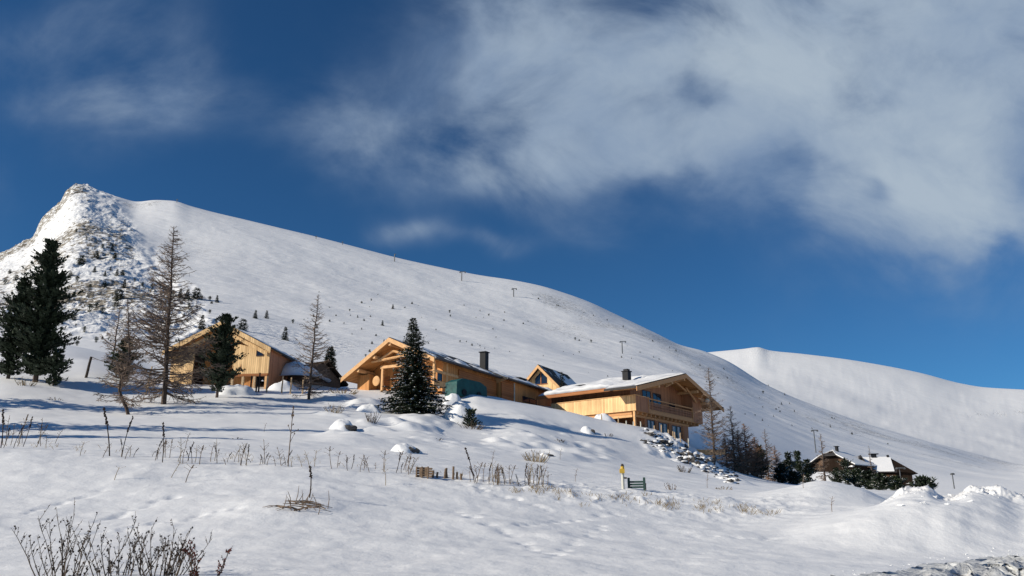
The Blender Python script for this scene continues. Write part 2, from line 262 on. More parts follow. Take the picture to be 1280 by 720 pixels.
_perm = np.random.default_rng(3).permutation(4096); _g = np.random.default_rng(4).random(4096) * 2 - 1
def vnoise(x, y, seed=0):
    xi = np.floor(x).astype(np.int64); yi = np.floor(y).astype(np.int64); u = x - xi; v = y - yi
    u = u * u * u * (u * (6 * u - 15) + 10); v = v * v * v * (v * (6 * v - 15) + 10)
    h = lambda a, b: _g[_perm[(_perm[(a + seed * 131) & 4095] + b) & 4095]]
    return (h(xi, yi) * (1 - u) + h(xi + 1, yi) * u) * (1 - v) + (h(xi, yi + 1) * (1 - u) + h(xi + 1, yi + 1) * u) * v
def fbm(x, y, sc_, octs=4, seed=0, ridged=False, gain=.5):
    r = 0; a = 1; f = 1 / sc_; c_, s_ = math.cos(.6), math.sin(.6)
    for o in range(octs):
        n = vnoise(x * f + o * 17.3, y * f - o * 9.1, seed + o)
        r = r + a * ((1 - 2 * np.abs(n)) if ridged else n); a *= gain; f *= 2.03; x, y = x * c_ - y * s_, x * s_ + y * c_
    return r
def sstep(a, b, x):
    t = np.clip((x - a) / (b - a), 0, 1); return t * t * (3 - 2 * t)

BK = [(260, 290), (350, 275), (470, 245), (620, 190), (800, 158), (1000, 118)]
def rock_mask(px, D):
    edge = np.interp(np.log(D), [math.log(k[0]) for k in BK], [k[1] for k in BK])
    m = sstep(38, -22, px - edge + 22 * fbm(px + 0 * D, np.log(D) * 250, 30, 3, 99)) * sstep(235, 330, D) * sstep(1130, 1020, D)
    return m
DENTS = []     # (x, y, radius, height) small marks and swellings in the snow
def height(x, y, detail=True):
    x = np.asarray(x, float); y = np.asarray(y, float)
    w = np.where(y >= 11, y, 11 + (y - 11) * .3); s = x / w; D = np.clip(y, 11, 3990)
    px = 640 + s * F * cp
    for _ in range(4):
        py = tab(px, D); v = 360 - py; k = F * cp - v * sp; px = 640 + s * k
    py = tab(px, D); v = 360 - py; z = CZ + D * (F * sp + v * cp) / (F * cp - v * sp)
    fade = np.clip((y + 2) / 13, 0, 1); z = z * np.where(y < 11, fade * fade * (3 - 2 * fade), 1)
    if detail:
        near = sstep(250, 90, D)
        z = z + .13 * sstep(14, 55, D) * near * fbm(x, y, 9, 3, 1) + .035 * sstep(120, 40, D) * fbm(x, y * 1.6, 2.2, 3, 5) + .012 * sstep(60, 25, D) * fbm(x, y, .45, 2, 9)
        # heaped, broken snow of the ploughed bank and of the rough ground below the right chalet
        bank = sstep(1040, 1130, px) * sstep(17.5, 20.5, D) * sstep(27, 23.5, D)
        top = sstep(1090, 1130, px) * sstep(20.8, 22, D) * sstep(25, 23.2, D)
        z = z + bank * (.05 * fbm(x, y, 1.4, 3, 21) + .012 * fbm(x, y, .3, 2, 22)) + top * (.10 * fbm(x, y, .6, 4, 23) + .05 * fbm(x, y, .2, 3, 25, True))
        rough = sstep(790, 840, px) * sstep(915, 885, px) * sstep(66, 76, D) * sstep(98, 88, D)
        z = z + rough * (.42 * fbm(x, y, 2.2, 4, 31, True) - .15)
        lump = sstep(560, 640, px) * sstep(800, 720, px) * sstep(46, 54, D) * sstep(80, 70, D) + sstep(380, 420, px) * sstep(640, 560, px) * sstep(44, 50, D) * sstep(84, 76, D)
        z = z + lump * .40 * np.maximum(0, fbm(x, y, 3.4, 3, 37))
        ripple = sstep(560, 620, px) * sstep(1060, 960, px) * sstep(21.5, 24, D) * sstep(30, 27, D)
        z = z + ripple * .045 * np.maximum(0, fbm(x, y, .7, 3, 41, True))
        # mountain relief
        rm = rock_mask(px, D)
        z = z + rm * (3.6 * fbm(x, y, 85, 3, 51, True, .5) - 2 + 1.5 * fbm(x, y, 17, 5, 57, True, .55)) * sstep(1030, 960, D) + rm * sstep(900, 1000, D) * (4.5 * fbm(x, y, 16, 4, 61, True))
        mt = sstep(240, 500, D) * sstep(1000, 860, D) * (1 - rm)
        z = z + mt * (2.4 * fbm(x + .5 * y, y * .8, 130, 3, 71) + .22 * fbm(x, y, 14, 3, 75))
        far = sstep(1450, 1750, D) * sstep(2350, 2150, D)
        z = z + far * (7 * fbm(x * .7 + y * .5, y * .6, 300, 5, 81) + 1.6 * fbm(x * .5 + y * .3, y, 60, 4, 83, True))
        for (dx, dy, r, h) in DENTS:
            q = ((x - dx) ** 2 + (y - dy) ** 2) / (r * r); z = z + h * np.exp(-q)
    return z
def gz(x, y): return float(height(np.array([x]), np.array([y]))[0])
def hit(px, py, dmin=11, dmax=1050):
    """first point where the sight line through a picture point meets the ground"""
    D = np.exp(np.linspace(math.log(dmin), math.log(dmax), 3000)); v = 360 - py; k = F * cp - v * sp
    x = (px - 640) / k * D; z = CZ + D * (F * sp + v * cp) / k; g = height(x, D)
    i = np.argmax(g >= z)
    if g[i] < z[i]: i = int(np.argmin(z - g))
    return Vector((x[i], D[i], g[i]))
def at(px, D):
    """ground point at azimuth of picture column px and distance D"""
    s = (px - 640) / (F * cp)
    for _ in range(4):
        z = gz(s * D, D); t = (z - CZ) / D; # elev tan
        v = (t * F * cp - F * sp) / (cp + t * sp); s = (px - 640) / (F * cp - v * sp)
    return Vector((s * D, D, gz(s * D, D)))
def mpx(D): return D / F      # metres per picture pixel, roughly

# animal tracks and dimples across the foreground
for (x0, y0, x1, y1, n) in [(40, 640, 135, 612, 11), (130, 650, 225, 618, 13), (115, 668, 300, 640, 16), (570, 640, 700, 700, 14), (650, 660, 790, 640, 12), (860, 668, 980, 676, 10), (700, 690, 760, 655, 9), (560, 600, 700, 640, 12)]:
    for i in range(n):
        t = (i + random.uniform(-.3, .3)) / n; q = hit(x0 + (x1 - x0) * t + random.uniform(-4, 4), y0 + (y1 - y0) * t + random.uniform(-2, 2))
        DENTS.append((q.x, q.y, random.uniform(.10, .17), -random.uniform(.02, .05)))
for (px, py, r, h) in [(168, 597, .5, .05), (350, 640, 1.4, .16), (385, 622, 1.0, .06), (620, 655, 1.2, .08), (690, 672, .8, .07), (440, 552, 1.8, .25), (300, 478, 2.2, .7), (590, 500, 1.4, .5), (520, 548, 2.6, .35), (650, 548, 2.2, .45), (690, 552, 1.8, .4), (905, 600, 1.2, .35), (925, 604, .9, .3), (850, 590, 1.6, .25), (375, 484, 2.6, .9)]:
    q = hit(px, py); DENTS.append((q.x, q.y, r, h))

def mesh_obj(name, verts, faces, mat, parent=None, smooth=False):
    me = bpy.data.meshes.new(name); verts = np.asarray(verts, np.float32)
    if isinstance(faces, np.ndarray):
        nf, k = faces.shape; me.vertices.add(len(verts)); me.vertices.foreach_set('co', verts.ravel()); me.loops.add(nf * k)
        me.loops.foreach_set('vertex_index', faces.astype(np.int32).ravel()); me.polygons.add(nf)
        me.polygons.foreach_set('loop_start', np.arange(0, nf * k, k, dtype=np.int32)); me.update(calc_edges=True)
    else:
        me.from_pydata([tuple(map(float, v)) for v in verts], [], faces); me.update()
    if smooth: me.polygons.foreach_set('use_smooth', np.ones(len(me.polygons), bool))
    if mat: me.materials.append(mat)
    o = bpy.data.objects.new(name, me); COL.objects.link(o)
    if parent: o.parent = parent
    return o
def tag(o, label=None, cat=None, group=None, kind=None):
    if label: o['label'] = label
    if cat: o['category'] = cat
    if group: o['group'] = group
    if kind: o['kind'] = kind
    return o
def empty(name, loc, rz=0, scale=1, label=None, cat=None, group=None):
    o = bpy.data.objects.new(name, None); COL.objects.link(o); o.location = loc; o.rotation_euler = (0, 0, rz); o.scale = (scale,) * 3
    o.empty_display_size = .3
    return tag(o, label, cat, group)
KIDS = {}
def kids(o): return [c for c in COL.objects if c.parent == o]
def dup(root, loc, rz=0, scale=1, label=None, group=None, sz=None):
    r = root.copy(); COL.objects.link(r); r.location = loc; r.rotation_euler = (root.rotation_euler[0], root.rotation_euler[1], rz); r.scale = (scale, scale, sz if sz else scale)
    if label: r['label'] = label
    if group: r['group'] = group
    if root.name not in KIDS: KIDS[root.name] = kids(root)
    for c in KIDS[root.name]:
        d = c.copy(); COL.objects.link(d); d.parent = r
    return r

def build_terrain():
    ys = np.concatenate([np.linspace(-8, 10.8, 36), np.exp(np.linspace(math.log(11), math.log(60), 430)), np.exp(np.linspace(math.log(60), math.log(300), 262))[1:],
                         np.exp(np.linspace(math.log(300), math.log(1200), 340))[1:], np.exp(np.linspace(math.log(1200), math.log(3950), 100))[1:]])
    ss = np.concatenate([np.linspace(-1.9, -.74, 40)[:-1], np.linspace(-.74, .74, 1000), np.linspace(.74, 1.9, 40)[1:]])
    Y, Sx = np.meshgrid(ys, ss, indexing='ij'); W = np.where(Y >= 11, Y, 11 + (Y - 11) * .3); X = Sx * W
    Z = height(X, Y); n, m = X.shape
    idx = np.arange(n * m).reshape(n, m); f = np.stack([idx[:-1, :-1], idx[:-1, 1:], idx[1:, 1:], idx[1:, :-1]], -1).reshape(-1, 4)
    o = mesh_obj('ground', np.stack([X, Y, Z], -1).reshape(-1, 3), f, M['ground'], smooth=True); o['kind'] = 'structure'
    D = np.clip(Y, 11, 3990); PX = 640 + Sx * (F * cp - (360 - tab(640 + Sx * F * cp, D)) * sp)
    def attr(name, val):
        a = o.data.attributes.new(name, 'FLOAT', 'POINT'); a.data.foreach_set('value', val.astype(np.float32).ravel())
    rm = rock_mask(PX, D)
    patch = .80 + .25 * np.clip(fbm(X, Y, 120, 3, 91) * 1.6, -1, 1)
    spur = sstep(60, 10, np.abs(PX - np.interp(D, [500, 1000], [215, 120]))) * 0
    foot = sstep(300, 330, D) * sstep(470, 400, D) * sstep(290, 330, PX) * sstep(470, 420, PX) * .45
    farpk = sstep(2150, 2300, D) * sstep(2500, 2360, D) * sstep(925, 940, PX) * sstep(985, 965, PX) * .5
    edge_ = np.interp(np.log(D), [math.log(k[0]) for k in BK], [k[1] for k in BK])
    seam = (np.abs((PX - 1235) * .05 + (D - 2150) * .02 * 0 + (tab(PX, D) - 516) ) < 1.6) * sstep(1195, 1215, PX) * sstep(1500, 1700, D) * .75
    attr('rock', np.clip(seam + rm * patch * (1.12 - .16 * sstep(-70, 0, PX - edge_)) + foot + farpk, 0, 1)); attr('mountain', sstep(170, 420, D) * (1 - .35 * sstep(1400, 1700, D)))
    crest = sstep(45, 10, np.abs(tab(PX, D) - (np.interp(PX, [640, 760, 880, 1000, 1280], [360, 402, 452, 505, 590]) + 12))) * sstep(600, 680, PX) * sstep(400, 600, D) * sstep(1010, 960, D)
    midl = sstep(300, 420, D) * sstep(640, 500, D) * sstep(330, 380, PX) * sstep(760, 600, PX)
    summit = sstep(90, 130, PX) * sstep(330, 220, PX) * sstep(640, 760, D) * sstep(1010, 980, D)
    tf = (.25 * sstep(260, 400, D) * sstep(1000, 900, D) + .75 * crest + .5 * midl + .8 * summit) * (.7 + .5 * fbm(X, Y, 60, 3, 95)) * (1 - rm)
    attr('tuft', np.clip(tf, 0, 1))
build_terrain()
# far snowfield that carries the ground out beyond the modelled slopes
v = [(-9000, -9000, -6), (9000, -9000, -6), (9000, 12000, -6), (-9000, 12000, -6)]
mesh_obj('snowfield', v, [(0, 1, 2, 3)], M['snow'])['kind'] = 'structure'
# packed-snow road edge, bottom right
def build_road():
    a = np.linspace(0, 1, 120); b = np.linspace(0, 1, 60); V = []
    far = [hit(960 + 420 * t, 731 - 20 * t - 30 * t ** 1.2 + 2 * math.sin(9 * t) + 1.6 * math.sin(37 * t) + random.uniform(-1.3, 1.3)) for t in a]
    pts = np.zeros((60, 120, 2))
    for i, q in enumerate(far):
        for j, t in enumerate(b):
            pts[j, i] = (q.x * (1 - .0 * t) + .4 * t, q.y - 7.0 * t)
    Z = height(pts[..., 0], pts[..., 1]); ed = np.minimum(b * 8, 1)[:, None]
    Z = Z + .012 + ed * (.10 * (fbm(pts[..., 0], pts[..., 1], .45, 4, 15, True) - .2).clip(0) + .015)
    idx = np.arange(60 * 120).reshape(60, 120); f = np.stack([idx[:-1, :-1], idx[1:, :-1], idx[1:, 1:], idx[:-1, 1:]], -1).reshape(-1, 4)
    o = mesh_obj('road', np.concatenate([pts, Z[..., None]], -1).reshape(-1, 3), f, M['road'], smooth=True); o['kind'] = 'structure'
build_road()
# ============================================================ building kit
class MB:
    def __init__(s): s.v = []; s.f = []
    def add(s, vs, fs):
        n = len(s.v); s.v += [tuple(v) for v in vs]; s.f += [tuple(i + n for i in f) for f in fs]
    def box(s, x0, x1, y0, y1, z0, z1):
        s.add([(x0, y0, z0), (x1, y0, z0), (x1, y1, z0), (x0, y1, z0), (x0, y0, z1), (x1, y0, z1), (x1, y1, z1), (x0, y1, z1)],
              [(0, 3, 2, 1), (4, 5, 6, 7), (0, 1, 5, 4), (1, 2, 6, 5), (2, 3, 7, 6), (3, 0, 4, 7)]); return s
    def prism(s, poly, axis, a0, a1):
        """poly: 2-D outline; extruded along axis 0 (poly is y,z) or 1 (poly is x,z) or 2 (x,y)"""
        def p(q, a): return (a, q[0], q[1]) if axis == 0 else ((q[0], a, q[1]) if axis == 1 else (q[0], q[1], a))
        n = len(poly); vs = [p(q, a0) for q in poly] + [p(q, a1) for q in poly]
        s.add(vs, [tuple(range(n)), tuple(range(2 * n - 1, n - 1, -1))] + [(i, i + n, (i + 1) % n + n, (i + 1) % n) for i in range(n)]); return s
    def tube(s, pts, rad, sides=6, cap=True):
        pts = [Vector(p) for p in pts]; n0 = len(s.v); m = len(pts)
        if isinstance(rad, (int, float)): rad = [rad] * m
        for i, p in enumerate(pts):
            d = (pts[min(i + 1, m - 1)] - pts[max(i - 1, 0)]); d = d.normalized() if d.length > 1e-9 else Vector((0, 0, 1))
            a = d.cross(Vector((0, 0, 1)) if abs(d.z) < .9 else Vector((1, 0, 0))).normalized(); b = d.cross(a)
            for k in range(sides):
                t = 2 * math.pi * k / sides; q = p + (a * math.cos(t) + b * math.sin(t)) * rad[i]; s.v.append((q.x, q.y, q.z))
        for i in range(m - 1):
            for k in range(sides):
                a_ = n0 + i * sides + k; b_ = n0 + i * sides + (k + 1) % sides; s.f.append((a_, b_, b_ + sides, a_ + sides))
        if cap: s.f.append(tuple(n0 + k for k in range(sides))[::-1]); s.f.append(tuple(n0 + (m - 1) * sides + k for k in range(sides)))
        return s
    def blob(s, c, r, seed=0, amp=.2, n=10, m=7, zmin=-1):
        n0 = len(s.v); rr = random.Random(seed); ph = [rr.uniform(0, 6.28) for _ in range(6)]
        for i in range(m + 1):
            th = math.pi * i / m
            for k in range(n):
                fi = 2 * math.pi * k / n; d = Vector((math.sin(th) * math.cos(fi), math.sin(th) * math.sin(fi), math.cos(th)))
                g = 1 + amp * (math.sin(3 * d.x + ph[0]) * math.sin(2.5 * d.y + ph[1]) + .6 * math.sin(6 * d.x + ph[2] + 3 * d.z) * math.sin(5 * d.y + ph[3] + 2 * d.z))
                s.v.append((c[0] + d.x * r[0] * g, c[1] + d.y * r[1] * g, c[2] + max(d.z, zmin) * r[2] * g))
        for i in range(m):
            for k in range(n):
                s.f.append((n0 + i * n + k, n0 + (i + 1) * n + k, n0 + (i + 1) * n + (k + 1) % n, n0 + i * n + (k + 1) % n))
        return s
    def build(s, name, mat, parent=None, smooth=False): return mesh_obj(name, s.v, s.f, M[mat], parent, smooth)

def snow_sheet(name, parent, x0, x1, y0, y1, zf, th, seed=0, nx=30, ny=16, holes=0.0, mat='snow'):
    """lumpy snow lying on a roof plane: zf(x, y) is the roof surface; rounded at the edges, thinner in patches"""
    xs = np.linspace(x0, x1, nx); ys = np.linspace(y0, y1, ny); X, Y = np.meshgrid(xs, ys, indexing='ij')
    e = np.minimum.reduce([(X - x0), (x1 - X), (Y - y0), (y1 - Y)]); k = np.clip(e / .35, 0, 1) ** .5
    nz = fbm(X, Y, 2.6, 4, 200 + seed); T = th * (.75 + .5 * nz)
    if holes: T = T - holes * th * (fbm(X, Y, 1.5, 3, 230 + seed) + .55)
    Z = np.vectorize(zf)(X, Y) + T * k - .03 * (1 - k) * (T > 0)
    Zb = np.vectorize(zf)(X, Y) - .02
    idx = np.arange(nx * ny).reshape(nx, ny); f = np.stack([idx[:-1, :-1], idx[1:, :-1], idx[1:, 1:], idx[:-1, 1:]], -1).reshape(-1, 4)
    V = np.concatenate([np.stack([X, Y, Z], -1).reshape(-1, 3), np.stack([X, Y, Zb], -1).reshape(-1, 3)]); N = nx * ny
    ring = list(idx[:, 0]) + list(idx[-1, 1:]) + list(idx[-2::-1, -1]) + list(idx[0, -2:0:-1])
    sidef = np.array([(ring[i], ring[(i + 1) % len(ring)], ring[(i + 1) % len(ring)] + N, ring[i] + N) for i in range(len(ring))])[:, ::-1]
    return mesh_obj(name, V, np.concatenate([f, f[:, ::-1] + N, sidef]), M[mat], parent, True)

def yaw_of(e): return math.atan2(e[1], e[0])
# House frames: local x = e1, local y = e2; origin at the measured corner
def window(parent, x0, x1, z0, z1, y, ny=-1, along='x', curtain=False, bars=1, mat='frame'):
    """framed window set proud of a wall; along x at plane y (or along y at plane x), facing ny"""
    t = .07; fr = MB(); gl = MB()
    def bx(mb, a0, a1, b0, b1, c0, c1):
        (mb.box(a0, a1, min(b0, b1), max(b0, b1), c0, c1) if along == 'x' else mb.box(min(b0, b1), max(b0, b1), a0, a1, c0, c1))
    p = y + ny * .05; q = y + ny * .004
    bx(fr, x0 - t, x0, q, p, z0 - t, z1 + t); bx(fr, x1, x1 + t, q, p, z0 - t, z1 + t); bx(fr, x0, x1, q, p, z1, z1 + t); bx(fr, x0, x1, q, p, z0 - t, z0)
    for i in range(1, bars + 1):
        c = x0 + (x1 - x0) * i / (bars + 1); bx(fr, c - .035, c + .035, q, p, z0, z1)
    f = fr.build('window', mat, parent)
    bx(gl, x0, x1, y + ny * .006, y + ny * .02, z0, z1); gl.build('pane', 'glass', f)
    if curtain:
        cu = MB(); w = (x1 - x0)
        bx(cu, x0 + .08, x0 + w * .3, y + ny * .022, y + ny * .03, z0 + .1, z1 - .05); bx(cu, x0 + w * .62, x0 + w * .85, y + ny * .022, y + ny * .03, z0 + .1, z1 - .05); cu.build('curtain', 'curtain', f)
    return f

# ------------------------------------------------------------ right chalet
def build_chalet_right():
    yw = math.radians(51.09)
    r = empty('chalet', (14.16, 92.0, 14.37), yw, 1, 'large two-storey timber chalet with thick white snow roof and carved gable balcony', 'chalet', 'timber chalets on the snowy slope')
    AX, AZ = 9.8, 5.24; sl_l = (AZ - 2.12) / (AX + 2.51); sl_r = (AZ - 2.07) / (20.16 - AX)
    roof = lambda x: AZ - (AX - x) * sl_l if x < AX else AZ - (x - AX) * sl_r
    YF, YB = -.7, 13.5
    # walls: upper storey (gable wall set back behind the balcony), long wall
    w = MB(); w.prism([(1.5, 0), (16.6, 0), (16.6, roof(16.6) - .35), (AX, AZ - .35), (1.5, roof(1.5) - .35)], 1, 1.45, 13.0); w.build('wall', 'timber_brown', r)
    # ground floor, masonry core hidden behind planks
    g = MB(); g.box(3.0, 13.95, .5, 12.6, -5.5, -.42); g.build('ground_floor_wall', 'timber_brown', r)
    g = MB(); g.box(.6, 3.0, 9.2, 12.6, -4, -.42); g.build('side_wall', 'timber', r)
    # balcony deck and joists
    d = MB(); d.box(-.02, 16.9, .0, 1.6, -.32, 0); d.box(-.02, 1.6, 1.6, 11.9, -.32, 0); d.build('balcony_floor', 'beam', r)
    j = MB()
    for i in range(16): j.box(.6 + i * 1.02, .8 + i * 1.02, .05, 1.9, -.62, -.34)
    j.box(.15, .4, .6, 12.3, -.66, -.33); j.box(.45, 14.0, .42, .62, -.85, -.625); j.build('joist', 'beam', r)
    # boarded parapet on the long side and near corner
    p = MB(); p.box(-.10, -.02, -.10, 11.9, -.28, 1.47); p.build('boarded_parapet', 'timber_pale', r)
    p = MB(); p.box(-.02, 2.95, -.10, -.02, -.28, 1.47)
    p.build('corner_parapet', 'timber_brown', r)  # same boarding round the corner, its shade put into the browner tone
    c = MB(); c.box(-.16, .02, -.16, 12.0, 1.475, 1.56); c.box(.02, 2.95, -.16, .02, 1.475, 1.56); c.box(-.18, -.11, -.18, -.11, -.3, 1.47); c.build('parapet_cap', 'beam_pale', r)
    # ornamental rail across the gable
    q = MB(); q.box(2.95, 14.2, -.12, .0, 1.36, 1.50); q.box(2.95, 14.2, -.08, -.02, 1.02, 1.08); q.box(2.95, 14.2, -.10, -.01, .10, .20); q.box(2.9, 3.05, -.16, .04, -.3, 1.62); q.box(14.15, 14.3, -.16, .04, -.3, 1.62); q.box(2.95, 14.2, -.12, -.02, -.3, .08)
    q.build('balcony_rail', 'beam', r)
    b = MB(); x = 3.1
    while x < 14.1:
        b.prism([(x, .2), (x + .12, .2), (x + .17, .55), (x + .08, .62), (x + .17, .7), (x + .12, 1.02), (x + .02, 1.02), (x - .03, .7), (x + .05, .62), (x - .03, .55)], 1, -.07, -.03); x += .27
    b.build('baluster_row', 'timber_brown', r)
    # boarded enclosure at the far right of the balcony
    e = MB(); e.prism([(14.3, -.25), (17.0, -.25), (17.0, roof(17.0) - .4), (14.3, roof(14.3) - .4)], 1, -.12, 1.45); e.build('balcony_enclosure', 'timber_brown', r)
    # roof: two slopes with thickness, the front-left part reaching further out
    for nm, xa, xb, ya, yb in (('roof', -2.51, AX, YF - 1.0, 2.6), ('roof', -.9, AX, 2.6, YB), ('roof', AX, 20.16, YF - 1.0, YB)):
        m = MB(); m.prism([(xa, roof(xa) - .26), (xb, roof(xb) - .26), (xb, roof(xb)), (xa, roof(xa))], 1, ya, yb); m.build(nm, 'shingle', r)
    # bargeboards and the boarded soffit edge
    bb = MB()
    for xa, xb in ((-2.51, AX), (AX, 20.16)):
        bb.prism([(xa, roof(xa) - .62), (xb, roof(xb) - .62), (xb, roof(xb) - .1), (xa, roof(xa) - .1)], 1, YF - 1.08, YF - 1.003)
    bb.build('bargeboard', 'beam', r)
    m = MB(); m.box(-1.02, -.9, 2.7, YB, roof(-.9) - .42, roof(-.9) - .02); m.build('fascia', 'log', r)
    so_ = MB()
    for xa, xb in ((-2.4, AX), (AX, 20.0)):
        so_.prism([(xa, roof(xa) - .36), (xb, roof(xb) - .36), (xb, roof(xb) - .27), (xa, roof(xa) - .27)], 1, YF - .95, 1.43)
    so_.build('soffit', 'timber', r)
    # purlins poking out under the roof and their braces
    for px_ in (3.2, 6.5, AX, 13.3, 16.8):
        m = MB(); z = roof(px_) - .62; m.box(px_ - .14, px_ + .14, YF - .8, 1.4, z - .3, z); m.build('purlin', 'beam_pale', r)
    m = MB(); m.tube([(7.0, -.2, 3.35), (9.8, -.2, 4.35), (12.6, -.2, 3.5)], .14, 6); m.tube([(12.2, -.4, 3.9), (14.9, -.4, 2.3)], .13, 6); m.build('truss_beam', 'beam', r)
    # windows and doors
    window(r, 4.3, 6.2, .25, 2.75, 1.45, bars=1); window(r, 6.9, 8.8, .25, 2.7, 1.45, bars=1); window(r, 11.0, 12.4, .4, 2.0, 1.45, bars=0)
    window(r, 3.5, 5.1, -2.9, -1.0, .5, curtain=True); window(r, 6.2, 8.2, -3.2, -1.05, .5, curtain=True); window(r, 9.6, 11.8, -3.3, -1.1, .5, curtain=True)
    for x0 in (5.3, 8.6, 12.1):
        sh = MB(); sh.box(x0, x0 + .5, .42, .495, -3.2, -.95); sh.build('shutter', 'log', r)
    # porch post and supports
    for (x0, y0, z0, z1) in ((0.0, .1, -3.6, -.34), (.25, 5.6, -3.2, -.67), (.25, 9.0, -3, -.67)):
        m = MB(); m.box(x0, x0 + .24, y0, y0 + .24, z0, z1); m.build('post', 'beam_pale', r)
    m = MB(); m.box(.05, .2, .5, 9.2, -.98, -.70); m.build('porch_beam', 'beam_pale', r)
    for i in range(6):
        m = MB(); m.box(1.0, 2.6, 1.2 + i * .62, 1.6 + i * .62, -2.7, -1.75 + .12 * (i % 2)); m.build('log_stack', 'beam_pale', r)
    # snow on the roof
    snow_sheet('roof_snow', r, -2.45, AX, YF - .9, 2.7, lambda x, y: roof(x), .26, 1, 40, 14)
    snow_sheet('roof_snow', r, -.98, AX, 2.75, YB, lambda x, y: roof(x), .50, 2, 40, 34)
    snow_sheet('roof_snow', r, AX + .05, 20.0, YF - .5, YB, lambda x, y: roof(x), .3, 3, 40, 30)
    m = MB(); m.box(2.4, 3.0, 8.6, 10.6, roof(2.6) + .30, roof(2.6) + .56); m.build('roof_window', 'metal', r)
    m = MB(); m.box(5.9, 6.7, 4.3, 5.1, roof(6) - .1, roof(6) + 1.35); k = m.build('chimney', 'metal', r)
    m = MB(); m.box(5.8, 6.8, 4.2, 5.2, roof(6) + 1.36, roof(6) + 1.46); m.box(6.0, 6.6, 4.4, 5.0, roof(6) + 1.46, roof(6) + 1.7); m.build('chimney_cap', 'metal', k)
    m = MB(); m.tube([(19.7, -1.9, roof(19.7) - .2), (19.7, 13, roof(19.7) - .25)], .10, 6); m.build('gutter', 'gutter', r)
    m = MB(); m.blob((16.0, -1.4, roof(16) - .75), (.3, .3, .3), 3, .05); m.build('lamp', 'white', r)
build_chalet_right()

